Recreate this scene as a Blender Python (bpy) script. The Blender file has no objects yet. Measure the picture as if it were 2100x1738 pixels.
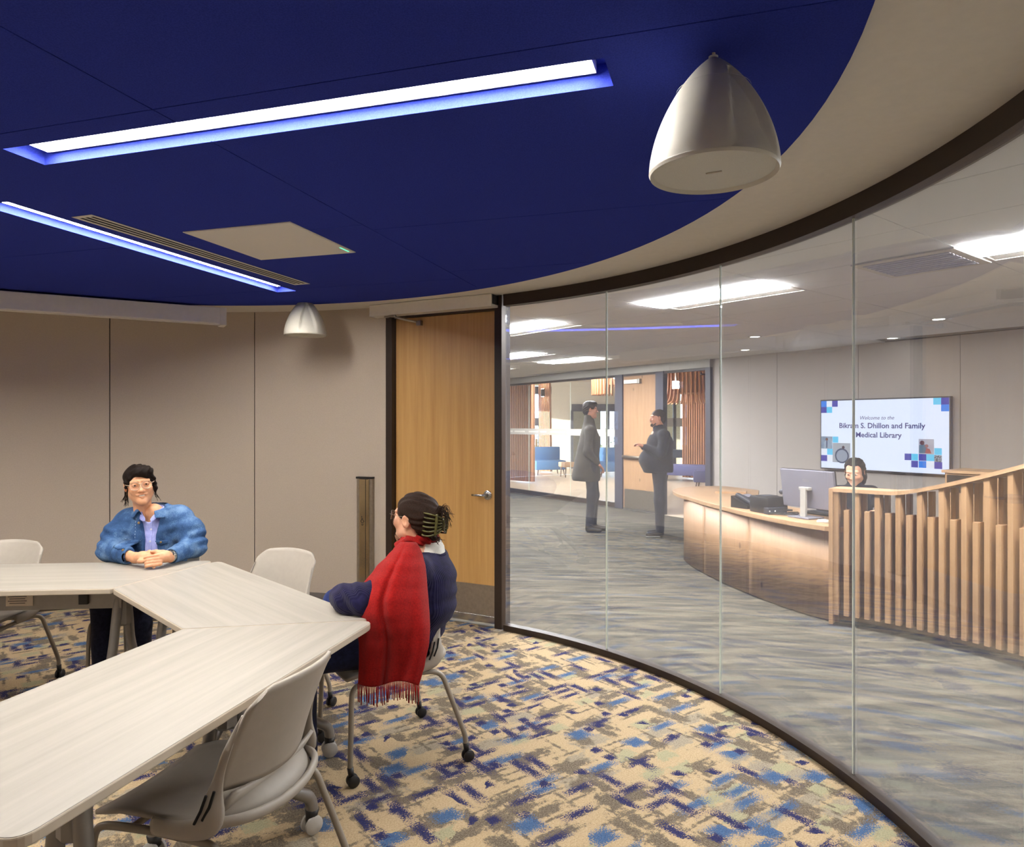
import bpy, bmesh, math, random
import numpy as np
from mathutils import Vector, Matrix
random.seed(7); np.random.seed(7)
scene = bpy.context.scene
COL = scene.collection
PI = math.pi

# ------------------------------------------------------------------ camera, world, sun, exposure
EYE = 1.55
FPX = 1445.0
cam_d = bpy.data.cameras.new('camera'); cam = bpy.data.objects.new('camera', cam_d); COL.objects.link(cam)
cam_d.sensor_fit = 'HORIZONTAL'; cam_d.sensor_width = 36.0; cam_d.lens = 36.0*FPX/2100.0
cam.location = (0, 0, EYE); cam.rotation_euler = (PI/2, 0, 0)
cam_d.clip_start = 0.02; cam_d.clip_end = 200
scene.camera = cam
w = bpy.data.worlds.new('world'); scene.world = w; w.use_nodes = True
w.node_tree.nodes['Background'].inputs[0].default_value = (0.72, 0.85, 1.0, 1)
w.node_tree.nodes['Background'].inputs[1].default_value = 9.0
sun_d = bpy.data.lights.new('sun', 'SUN'); sun = bpy.data.objects.new('sun', sun_d); COL.objects.link(sun)
sun_d.energy = 24.0; sun_d.angle = 0.01; sun_d.color = (1.0, 0.93, 0.82)
_d = Vector((0.85, 0.35, -0.13)).normalized()
sun.rotation_euler = _d.to_track_quat('-Z', 'Y').to_euler()
scene.view_settings.view_transform = 'Standard'
scene.view_settings.look = 'None'
scene.view_settings.gamma = 1.0
scene.view_settings.use_curve_mapping = False
scene.view_settings.exposure = 0.0
ROOM_EMIT = 88.0      # linear slot lights of the meeting room
LOBBY_EMIT = 170.0      # lobby troffers
try:
    scene.cycles.max_bounces = 10; scene.cycles.diffuse_bounces = 4; scene.cycles.glossy_bounces = 4
    scene.cycles.transparent_max_bounces = 24; scene.cycles.sample_clamp_indirect = 6.0
    scene.cycles.use_denoising = True; scene.cycles.caustics_reflective = False; scene.cycles.caustics_refractive = False
except Exception: pass

def at(px, py, Y):            # world point seen at photo pixel (px,py) at distance Y
    return Vector(((px-1050.0)*Y/FPX, Y, EYE-(py-869.0)*Y/FPX))
def lin(r, g, b):             # sRGB 0-255 to linear
    f = lambda c: (c/255/12.92) if c/255 <= .04045 else ((c/255+.055)/1.055)**2.4
    return (f(r), f(g), f(b), 1.0)

# ------------------------------------------------------------------ materials
def newmat(name):
    m = bpy.data.materials.new(name); m.use_nodes = True
    nt = m.node_tree; b = nt.nodes['Principled BSDF']
    return m, nt, b
def N(nt, typ, **kw):
    n = nt.nodes.new(typ)
    for k, v in kw.items():
        if k.startswith('_'): setattr(n, k[1:], v)
        else: n.inputs[k.replace('__', ' ')].default_value = v
    return n
def coords(nt, scale=(1,1,1), rot=(0,0,0), src='Object'):
    t = nt.nodes.new('ShaderNodeTexCoord'); mp = nt.nodes.new('ShaderNodeMapping')
    mp.inputs['Scale'].default_value = scale; mp.inputs['Rotation'].default_value = rot
    nt.links.new(t.outputs[src], mp.inputs['Vector']); return mp.outputs['Vector']
def ramp(nt, fac, stops, interp='LINEAR'):
    r = nt.nodes.new('ShaderNodeValToRGB'); r.color_ramp.interpolation = interp
    el = r.color_ramp.elements
    while len(el) < len(stops): el.new(0.5)
    for e, (p, c) in zip(el, stops):
        e.position = p; e.color = c if len(c) == 4 else (*c, 1)
    nt.links.new(fac, r.inputs['Fac']); return r.outputs['Color']
def mathn(nt, op, a, b=None, c=None):
    n = nt.nodes.new('ShaderNodeMath'); n.operation = op
    for i, v in enumerate((a, b, c)):
        if v is None: continue
        if hasattr(v, 'is_output'): nt.links.new(v, n.inputs[i])
        else: n.inputs[i].default_value = v
    return n.outputs[0]
def mixc(nt, fac, a, b):
    n = nt.nodes.new('ShaderNodeMix'); n.data_type = 'RGBA'
    for i, v in ((0, fac), (6, a), (7, b)):
        if hasattr(v, 'is_output'): nt.links.new(v, n.inputs[i])
        else: n.inputs[i].default_value = v
    return n.outputs[2]
def noise(nt, vec, scale, detail=4, rough=.5):
    n = N(nt, 'ShaderNodeTexNoise', Scale=scale, Detail=detail, Roughness=rough)
    nt.links.new(vec, n.inputs['Vector']); return n.outputs['Fac']
def bump(nt, b, h, strength=.2, dist=.002):
    n = N(nt, 'ShaderNodeBump', Strength=strength, Distance=dist)
    nt.links.new(h, n.inputs['Height']); nt.links.new(n.outputs['Normal'], b.inputs['Normal'])
def simple(name, rgb, rough=.5, metal=0, var=.06, nscale=30, bstr=0.0, bscale=400, bdist=.001, spec=.5, sheen=0):
    m, nt, b = newmat(name)
    c = lin(*rgb); v = coords(nt)
    n = noise(nt, v, nscale, 3)
    lo = tuple(x*(1-var) for x in c[:3])+(1,); hi = tuple(min(1, x*(1+var)) for x in c[:3])+(1,)
    nt.links.new(ramp(nt, n, [(.3, lo), (.7, hi)]), b.inputs['Base Color'])
    b.inputs['Roughness'].default_value = rough; b.inputs['Metallic'].default_value = metal
    b.inputs['Specular IOR Level'].default_value = spec
    if sheen: b.inputs['Sheen Weight'].default_value = sheen
    if bstr: bump(nt, b, noise(nt, v, bscale, 2), bstr, bdist)
    return m
def emit(name, rgb, strength):
    m, nt, b = newmat(name)
    nt.nodes.remove(b); e = N(nt, 'ShaderNodeEmission', Strength=strength); e.inputs['Color'].default_value = (*rgb, 1)
    nt.links.new(e.outputs[0], nt.nodes['Material Output'].inputs[0]); return m
def wood(name, c0, c1, axis='Z', scale=14, rough=.45, knots=False, streak=18, bstr=.1):
    m, nt, b = newmat(name)
    sc = {'Z': (1, 1, 1/streak), 'X': (1/streak, 1, 1), 'Y': (1, 1/streak, 1)}[axis]
    v = coords(nt, sc); n = noise(nt, v, scale*4, 5, .6)
    n2 = noise(nt, v, scale, 3, .5)
    f = mathn(nt, 'ADD', mathn(nt, 'MULTIPLY', n, .55), mathn(nt, 'MULTIPLY', n2, .45))
    col = ramp(nt, f, [(.32, lin(*c0)), (.68, lin(*c1))])
    if knots:
        kv = coords(nt, {'Z': (1, 1, .55), 'X': (.55, 1, 1), 'Y': (1, .55, 1)}[axis])
        vo = N(nt, 'ShaderNodeTexVoronoi', Scale=5.0); nt.links.new(kv, vo.inputs['Vector'])
        k = ramp(nt, vo.outputs['Distance'], [(.0, (1,1,1,1)), (.05, (1,1,1,1)), (.11, (0,0,0,1))])
        dk = tuple(x*.45 for x in lin(*c0)[:3])+(1,)
        col = mixc(nt, k, col, dk)
    nt.links.new(col, b.inputs['Base Color']); b.inputs['Roughness'].default_value = rough
    if bstr: bump(nt, b, n, bstr, .001)
    return m

# ------------------------------------------------------------------ object helpers
def link(o, parent=None):
    COL.objects.link(o)
    if parent is not None: o.parent = parent
    return o
def tag(o, label=None, cat=None, group=None, kind=None):
    if label: o['label'] = label
    if cat: o['category'] = cat
    if group: o['group'] = group
    if kind: o['kind'] = kind
    return o
def thing(name, label, cat, loc=(0,0,0), rz=0, group=None, kind=None):
    o = bpy.data.objects.new(name, None); link(o); o.location = loc; o.rotation_euler = (0, 0, rz)
    o.empty_display_size = .1
    return tag(o, label, cat, group, kind)
def mobj(name, verts, faces, mat, parent=None, smooth=False, angle=None):
    me = bpy.data.meshes.new(name); me.from_pydata([tuple(v) for v in verts], [], faces); me.validate(); me.update()
    if smooth:
        me.polygons.foreach_set('use_smooth', [True]*len(me.polygons))
    mats = mat if isinstance(mat, (list, tuple)) else [mat]
    for mm in mats: me.materials.append(mm)
    o = bpy.data.objects.new(name, me); link(o, parent)
    if angle is not None:
        try: me.set_sharp_from_angle(angle=angle)
        except Exception: pass
    return o
class MB:
    def __init__(s): s.v = []; s.f = []
    def add(s, verts, faces, M=None):
        b = len(s.v)
        for p in verts:
            p = Vector(p); s.v.append(tuple(M @ p) if M is not None else tuple(p))
        s.f += [tuple(i+b for i in f) for f in faces]; return s
    def box(s, c, d, rz=0, bev=0, M=None):
        x, y, z = d[0]/2, d[1]/2, d[2]/2
        R = Matrix.Translation(Vector(c)) @ Matrix.Rotation(rz, 4, 'Z')
        if M is not None: R = M @ R
        if bev <= 0:
            vs = [(-x,-y,-z),(x,-y,-z),(x,y,-z),(-x,y,-z),(-x,-y,z),(x,-y,z),(x,y,z),(-x,y,z)]
            fs = [(0,3,2,1),(4,5,6,7),(0,1,5,4),(1,2,6,5),(2,3,7,6),(3,0,4,7)]
            return s.add(vs, fs, R)
        bm = bmesh.new(); bmesh.ops.create_cube(bm, size=1.0)
        for v in bm.verts: v.co = Vector((v.co.x*2*x, v.co.y*2*y, v.co.z*2*z))
        bmesh.ops.bevel(bm, geom=bm.edges[:], offset=bev, segments=2, affect='EDGES', profile=.5)
        bm.verts.index_update()
        s.add([v.co for v in bm.verts], [tuple(v.index for v in f.verts) for f in bm.faces], R); bm.free(); return s
    def tube(s, pts, r, n=10, cap=True, flat=1.0):
        pts = [Vector(p) for p in pts]; m = len(pts); rs = r if isinstance(r, (list, tuple)) else [r]*m
        b = len(s.v); up = None
        for i, p in enumerate(pts):
            t = (pts[min(i+1, m-1)]-pts[max(i-1, 0)]).normalized()
            if up is None:
                up = Vector((0,0,1)) if abs(t.z) < .9 else Vector((1,0,0))
            a = up - t*up.dot(t)
            if a.length < 1e-5: a = Vector((0,1,0))-t*t.y
            a.normalize(); c = t.cross(a); up = a
            for k in range(n):
                q = 2*PI*k/n; s.v.append(tuple(p+(a*math.cos(q)+c*math.sin(q)*flat)*rs[i]))
        for i in range(m-1):
            for k in range(n):
                k2 = (k+1) % n
                s.f.append((b+i*n+k, b+i*n+k2, b+(i+1)*n+k2, b+(i+1)*n+k))
        if cap:
            s.f.append(tuple(b+k for k in range(n))[::-1]); s.f.append(tuple(b+(m-1)*n+k for k in range(n)))
        return s
    def lathe(s, prof, n=32, M=None, cap=True):
        b = len(s.v); vs = []
        for r, z in prof:
            for k in range(n):
                q = 2*PI*k/n; vs.append((r*math.cos(q), r*math.sin(q), z))
        fs = []
        m = len(prof)
        for i in range(m-1):
            for k in range(n):
                k2 = (k+1) % n; fs.append((i*n+k, i*n+k2, (i+1)*n+k2, (i+1)*n+k))
        if cap:
            fs.append(tuple(range(n))[::-1]); fs.append(tuple((m-1)*n+k for k in range(n)))
        return s.add(vs, fs, M)
    def prism(s, poly, z0, z1, M=None):
        n = len(poly)
        vs = [(p[0], p[1], z0) for p in poly]+[(p[0], p[1], z1) for p in poly]
        fs = [tuple(range(n))[::-1], tuple(range(n, 2*n))]+[(i, (i+1) % n, n+(i+1) % n, n+i) for i in range(n)]
        return s.add(vs, fs, M)
    def arc(s, c, r0, r1, a0, a1, z0, z1, n=24):   # curved slab between two radii
        vs = []; 
        for i in range(n+1):
            a = a0+(a1-a0)*i/n; ca, sa = math.cos(a), math.sin(a)
            for r in (r0, r1):
                for z in (z0, z1): vs.append((c[0]+r*ca, c[1]+r*sa, z))
        fs = []
        for i in range(n):
            a, b_ = i*4, (i+1)*4
            fs += [(a, a+1, b_+1, b_), (a+2, b_+2, b_+3, a+3), (a+1, a+3, b_+3, b_+1), (a, b_, b_+2, a+2)]
        fs += [(0, 2, 3, 1), (n*4, n*4+1, n*4+3, n*4+2)]
        return s.add(vs, fs)
    def grid(s, P):       # P[i][j] points
        b = len(s.v); a, c = len(P), len(P[0])
        for row in P: s.v += [tuple(p) for p in row]
        for i in range(a-1):
            for j in range(c-1):
                s.f.append((b+i*c+j, b+i*c+j+1, b+(i+1)*c+j+1, b+(i+1)*c+j))
        return s
    def build(s, name, mat, parent=None, smooth=False, angle=None):
        return mobj(name, s.v, s.f, mat, parent, smooth, angle)
SM = dict(smooth=True, angle=math.radians(38))
def solidify(o, t, offset=0):
    m = o.modifiers.new('thick', 'SOLIDIFY'); m.thickness = t; m.offset = offset; return o
def subsurf(o, lv=1):
    m = o.modifiers.new('sub', 'SUBSURF'); m.levels = lv; m.render_levels = lv; return o
def bevel(o, wd, seg=2):
    m = o.modifiers.new('bev', 'BEVEL'); m.width = wd; m.segments = seg; m.limit_method = 'ANGLE'; return o
def smoothpath(pts, n=6):      # Catmull-Rom
    P = [Vector(p) for p in pts]; out = []
    for i in range(len(P)-1):
        p0, p1, p2, p3 = P[max(i-1, 0)], P[i], P[i+1], P[min(i+2, len(P)-1)]
        for k in range(n):
            t = k/n
            out.append(.5*((2*p1)+(p2-p0)*t+(2*p0-5*p1+4*p2-p3)*t*t+(3*p1-p0-3*p2+p3)*t**3))
    out.append(P[-1]); return out
def copy_tree(o, parent=None):
    c = o.copy(); COL.objects.link(c); c.parent = parent
    for ch in list(o.children): copy_tree(ch, c)
    return c
def roundpoly(poly, r, n=5):   # round the corners of a 2D polygon
    out = []; m = len(poly)
    for i in range(m):
        p = Vector(poly[i]); a = (Vector(poly[i-1])-p); b = (Vector(poly[(i+1) % m])-p)
        rr = r[i] if isinstance(r, (list, tuple)) else r
        ang = a.angle(b); d = min(rr/math.tan(ang/2), a.length*.49, b.length*.49)
        p0 = p+a.normalized()*d; p1 = p+b.normalized()*d
        for k in range(n+1):
            t = k/n; out.append(tuple((1-t)**2*p0+2*t*(1-t)*p+t*t*p1))
    return out
def textobj(name, body, size, M, mat, parent, align='CENTER', shear=0, extrude=.0005, bold=0):
    cu = bpy.data.curves.new(name, 'FONT'); cu.body = body; cu.size = size; cu.align_x = align; cu.align_y = 'CENTER'
    cu.shear = shear; cu.extrude = extrude; cu.offset = bold; cu.resolution_u = 3
    t = bpy.data.objects.new(name, cu); COL.objects.link(t)
    dg = bpy.context.evaluated_depsgraph_get(); me = bpy.data.meshes.new_from_object(t.evaluated_get(dg))
    bpy.data.objects.remove(t); me.name = name
    me.materials.clear(); me.materials.append(mat)
    o = bpy.data.objects.new(name, me); link(o, parent); o.matrix_local = M
    return o

# ------------------------------------------------------------------ implicit surfaces for bodies (smooth unions meshed by surface nets)
class SDF:
    """ops are collected, then evaluated on a grid"""
    def __init__(s): s.ops = []
    def cone(s, a, b, ra, rb, k=.02, op='u'): s.ops.append(('cone', np.array(a, float), np.array(b, float), ra, rb, k, op)); return s
    def chain(s, pts, rs, k=.01, op='u'):
        for i in range(len(pts)-1): s.cone(pts[i], pts[i+1], rs[i], rs[i+1], k, op)
        return s
    def ell(s, c, r, k=.02, op='u', R=None): s.ops.append(('ell', np.array(c, float), np.array(r, float), R, None, k, op)); return s
    def box(s, c, r, rad=.01, k=.02, op='u', R=None): s.ops.append(('box', np.array(c, float), np.array(r, float), R, rad, k, op)); return s
    def half(s, p, n, k=.005, op='s'): s.ops.append(('half', np.array(p, float), np.array(n, float)/np.linalg.norm(n), None, None, k, op)); return s
    def fn(s, f, k=.01, op='u'): s.ops.append(('fn', f, None, None, None, k, op)); return s
    def eval(s, P):
        d = None
        for o in s.ops:
            t = o[0]
            if t == 'cone':
                a, b, ra, rb = o[1], o[2], o[3], o[4]
                ba = b-a; L = float(ba@ba)+1e-12; h = np.clip(((P-a)@ba)/L, 0, 1)
                q = np.linalg.norm(P-a-h[:, None]*ba, axis=1)-(ra+(rb-ra)*h)
            elif t == 'ell':
                Q = P-o[1]
                if o[3] is not None: Q = Q@o[3]
                k0 = np.linalg.norm(Q/o[2], axis=1); k1 = np.linalg.norm(Q/(o[2]**2), axis=1)+1e-9
                q = k0*(k0-1)/k1
            elif t == 'box':
                Q = P-o[1]
                if o[3] is not None: Q = Q@o[3]
                Q = np.abs(Q)-(o[2]-o[4]); q = np.linalg.norm(np.maximum(Q, 0), axis=1)+np.minimum(Q.max(1), 0)-o[4]
            elif t == 'half': q = (P-o[1])@o[2]
            else: q = o[1](P, d)
            k, op = o[5], o[6]
            if d is None: d = q; continue
            if op == 'u':
                h = np.maximum(k-np.abs(d-q), 0)/k; d = np.minimum(d, q)-h*h*k*.25
            elif op == 's':
                h = np.maximum(k-np.abs(d+q), 0)/k; d = np.maximum(d, -q)+h*h*k*.25
            elif op == 'i':
                h = np.maximum(k-np.abs(d-q), 0)/k; d = np.maximum(d, q)+h*h*k*.25
            elif op == 'd': d = d+q
        return d
def rotm(rx=0, ry=0, rz=0):
    return np.array(Matrix.Rotation(rz, 3, 'Z')@Matrix.Rotation(ry, 3, 'Y')@Matrix.Rotation(rx, 3, 'X'))
def nets(f, lo, hi, h):
    lo = np.array(lo, float); hi = np.array(hi, float)
    n = np.maximum(np.ceil((hi-lo)/h).astype(int)+1, 3)
    ax = [lo[i]+h*np.arange(n[i]) for i in range(3)]
    B = 6; nb = -(-n//B)                      # evaluate blocks near the surface only
    cx = [lo[i]+h*(np.arange(nb[i])*B+(B-1)/2) for i in range(3)]
    X, Y, Z = np.meshgrid(*cx, indexing='ij')
    DB = f(np.stack([X.ravel(), Y.ravel(), Z.ravel()], 1)).reshape(nb)
    D = np.repeat(np.repeat(np.repeat(DB, B, 0), B, 1), B, 2)
    blk = np.argwhere(np.abs(DB) < B*h*.87*2.0+.012)
    g_ = np.stack(np.meshgrid(*[np.arange(B)]*3, indexing='ij'), -1).reshape(-1, 3)
    for i in range(0, len(blk), 600):
        I = (blk[i:i+600, None, :]*B+g_[None]).reshape(-1, 3)
        D[I[:, 0], I[:, 1], I[:, 2]] = f(lo+h*I)
    D = D[:n[0], :n[1], :n[2]]
    S = D < 0
    c = n-1
    cnt = np.zeros(c); acc = np.zeros((*c, 3))
    corners = [(i, j, k) for i in (0, 1) for j in (0, 1) for k in (0, 1)]
    sl = lambda o: tuple(slice(o[a], o[a]+c[a]) for a in range(3))
    for a in corners:
        for d in range(3):
            if a[d] == 1: continue
            b = list(a); b[d] = 1
            da, db = D[sl(a)], D[sl(b)]; m = (da < 0) != (db < 0)
            t = np.where(m, da/np.where(m, da-db, 1), 0)
            cnt += m
            for e in range(3):
                acc[..., e] += m*(a[e]+(t if e == d else 0))
    act = cnt > 0
    idx = -np.ones(c, int); idx[act] = np.arange(act.sum())
    base = np.argwhere(act)
    V = lo+h*(base+acc[act]/cnt[act][:, None])
    F = []
    for d in range(3):
        u, v = (d+1) % 3, (d+2) % 3
        s0 = [slice(1, c[i]) for i in range(3)]; s0[d] = slice(0, c[d])
        s1 = list(s0); s1[d] = slice(1, c[d]+1)
        A, B = S[tuple(s0)], S[tuple(s1)]
        for sgn, m in ((1, A & ~B), (-1, ~A & B)):
            q = np.argwhere(m)
            if len(q) == 0: continue
            off = np.ones(3, int); off[d] = 0; q = q+off
            def g(du, dv):
                r = q.copy(); r[:, u] -= du; r[:, v] -= dv; return idx[r[:, 0], r[:, 1], r[:, 2]]
            quad = np.stack([g(1, 1), g(0, 1), g(0, 0), g(1, 0)], 1)
            F.append(quad if sgn == 1 else quad[:, ::-1])
    F = np.concatenate(F) if F else np.zeros((0, 4), int)
    return V, F
def sdf_obj(name, sdf, lo, hi, h, mat, parent=None, M=None, matfn=None, relax=1):
    V, F = nets(sdf.eval, lo, hi, h)
    F = F[(F >= 0).all(1)]
    for _ in range(relax):      # light smoothing of the net
        A = np.zeros_like(V); C = np.zeros(len(V))
        for i in range(4):
            j = (i+1) % 4
            np.add.at(A, F[:, i], V[F[:, j]]); np.add.at(C, F[:, i], 1)
            np.add.at(A, F[:, j], V[F[:, i]]); np.add.at(C, F[:, j], 1)
        V = V*.5+.5*A/np.maximum(C, 1)[:, None]
    cen = V[F].mean(1)
    mi = matfn(cen) if matfn is not None else None
    if M is not None:
        M_ = np.array(M); V = V@M_[:3, :3].T+M_[:3, 3]
    me = bpy.data.meshes.new(name)
    me.vertices.add(len(V)); me.vertices.foreach_set('co', V.astype(np.float32).ravel())
    me.loops.add(F.size); me.loops.foreach_set('vertex_index', F.astype(np.int32).ravel())
    me.polygons.add(len(F)); me.polygons.foreach_set('loop_start', np.arange(0, F.size, 4, dtype=np.int32))
    me.update(calc_edges=True)
    me.polygons.foreach_set('use_smooth', np.ones(len(F), bool))
    for mm in (mat if isinstance(mat, (list, tuple)) else [mat]): me.materials.append(mm)
    if mi is not None: me.polygons.foreach_set('material_index', mi.astype(np.int32))
    me.update()
    o = bpy.data.objects.new(name, me); link(o, parent); return o
def joinmesh(objs):            # join several meshes into the first
    bm = bmesh.new(); base = objs[0]
    mats = []
    for o in objs:
        for mm in o.data.materials:
            if mm not in mats: mats.append(mm)
    for o in objs:
        off = len(bm.faces); bm.from_mesh(o.data); bm.faces.ensure_lookup_table()
        mp = [mats.index(mm) for mm in o.data.materials]
        for i in range(off, len(bm.faces)):
            f = bm.faces[i]; f.material_index = mp[min(f.material_index, len(mp)-1)]
    me = base.data; bm.to_mesh(me); bm.free(); me.materials.clear()
    for mm in mats: me.materials.append(mm)
    for o in objs[1:]: bpy.data.objects.remove(o)
    return base
# ------------------------------------------------------------------ palette
M = {}
def glassmat(name, tint=(.94,.97,.97), f0=.04, rough=0.0, coat=(1,1,1), haze=0.0):     # each face reflects by Schlick's law and lets the rest through
    m, nt, b = newmat(name); nt.nodes.remove(b)
    lw = N(nt, 'ShaderNodeLayerWeight', Blend=.5); tr = nt.nodes.new('ShaderNodeBsdfTransparent'); tr.inputs[0].default_value = (*tint, 1)
    fr = mathn(nt, 'ADD', mathn(nt, 'MULTIPLY', mathn(nt, 'POWER', lw.outputs['Facing'], 5.0), 1-f0), f0)
    gl = nt.nodes.new('ShaderNodeBsdfGlossy'); gl.inputs['Roughness'].default_value = rough; gl.inputs['Color'].default_value = (*coat, 1)
    mx = nt.nodes.new('ShaderNodeMixShader')
    nt.links.new(fr, mx.inputs[0]); nt.links.new(tr.outputs[0], mx.inputs[1]); nt.links.new(gl.outputs[0], mx.inputs[2])
    out = mx.outputs[0]
    if haze:            # pale diffuse layer mixed in to imitate haze over the lobby view
        df = nt.nodes.new('ShaderNodeBsdfDiffuse'); df.inputs[0].default_value = (.80, .82, .92, 1)
        m2 = nt.nodes.new('ShaderNodeMixShader'); m2.inputs[0].default_value = haze
        nt.links.new(out, m2.inputs[1]); nt.links.new(df.outputs[0], m2.inputs[2]); out = m2.outputs[0]
    nt.links.new(out, nt.nodes['Material Output'].inputs[0]); return m
M['glass'] = glassmat('partition_glass', (.95,.965,.97), .17, 0.0, (.76,.84,1.0), .048)
M['clear'] = glassmat('clear_glass', (.97,.98,.98), .035)
M['lens'] = glassmat('spectacle_lens', (.98,.98,.98), .04)
M['felt'] = simple('blue_felt', (44,56,148), .95, var=.16, nscale=240, bstr=.5, bscale=700, bdist=.002, spec=.08)
M['white'] = simple('white_paint', (234,228,216), .7, var=.02)
M['whiteplastic'] = simple('white_plastic', (204,200,188), .55, var=.02, bstr=.05, bscale=900)
M['grille'] = simple('speaker_grille', (206,205,196), .55, var=.12, nscale=900, bstr=.3, bscale=1500)
M['offwhite'] = simple('offwhite_enamel', (236,230,218), .4, var=.02)
M['wallfab'] = simple('wall_fabric', (188,174,158), .9, var=.035, nscale=120, bstr=.25, bscale=900, bdist=.0015)
M['lobbywall'] = simple('lobby_wall_fabric', (176,168,162), .9, var=.03, nscale=90, bstr=.15, bscale=700)
M['darkframe'] = simple('dark_bronze', (46,34,26), .45, var=.08, spec=.4)
M['base'] = simple('vinyl_base', (92,84,78), .6)
M['steel'] = simple('brushed_steel', (176,166,152), .32, metal=.9, var=.08, nscale=40)
M['chrome'] = simple('satin_chrome', (200,198,194), .22, metal=1.0, var=.03)
M['greymetal'] = simple('grey_leg_metal', (140,136,132), .38, metal=.55, var=.04)
M['greyplas'] = simple('grey_chair_plastic', (168,160,149), .5, var=.03, bstr=.06, bscale=1200)
M['framegrey'] = simple('chair_frame_grey', (148,139,126), .45, metal=.2, var=.03)
M['black'] = simple('black_plastic', (26,24,24), .45, var=.1)
M['darkgap'] = simple('dark_slot', (18,16,15), .8)
M['caster'] = simple('caster_grey', (178,174,168), .4, var=.03)
M['tabletop'] = wood('table_laminate', (152,146,136), (172,166,156), axis='X', scale=8, rough=.42, streak=22, bstr=.03)
M['tableedge'] = simple('table_edge', (190,178,160), .45, var=.03)
M['maple'] = wood('door_maple', (184,138,78), (208,164,102), axis='Z', scale=9, rough=.42, streak=26, bstr=.04)
M['pine'] = wood('knotty_pine', (150,114,80), (172,135,100), axis='Z', scale=7, rough=.5, knots=True, streak=14)
M['slat'] = wood('oak_slat', (158,121,84), (180,143,106), axis='Z', scale=16, rough=.5, streak=16)
M['slatdark'] = wood('oak_panel', (150,112,78), (172,130,92), axis='Z', scale=10, rough=.6, streak=14)
M['cedar'] = wood('cedar_slat', (172,116,78), (198,142,100), axis='Z', scale=12, rough=.55, streak=16)
M['oaktop'] = wood('oak_top', (170,134,98), (192,156,120), axis='X', scale=8, rough=.4, streak=14)
M['lensroom'] = emit('slot_lens', (1.0, .95, .87), ROOM_EMIT)
M['lenslobby'] = emit('troffer_lens', (1.0, .985, .985), LOBBY_EMIT)
M['lobbyceil'] = simple('lobby_ceiling_tile', (246,245,243), .85, var=.03, nscale=200)
M['concrete'] = simple('polished_concrete', (196,176,152), .35, var=.08, nscale=3)
M['ltgrey'] = simple('light_grey_paint', (158,154,147), .6)

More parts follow.
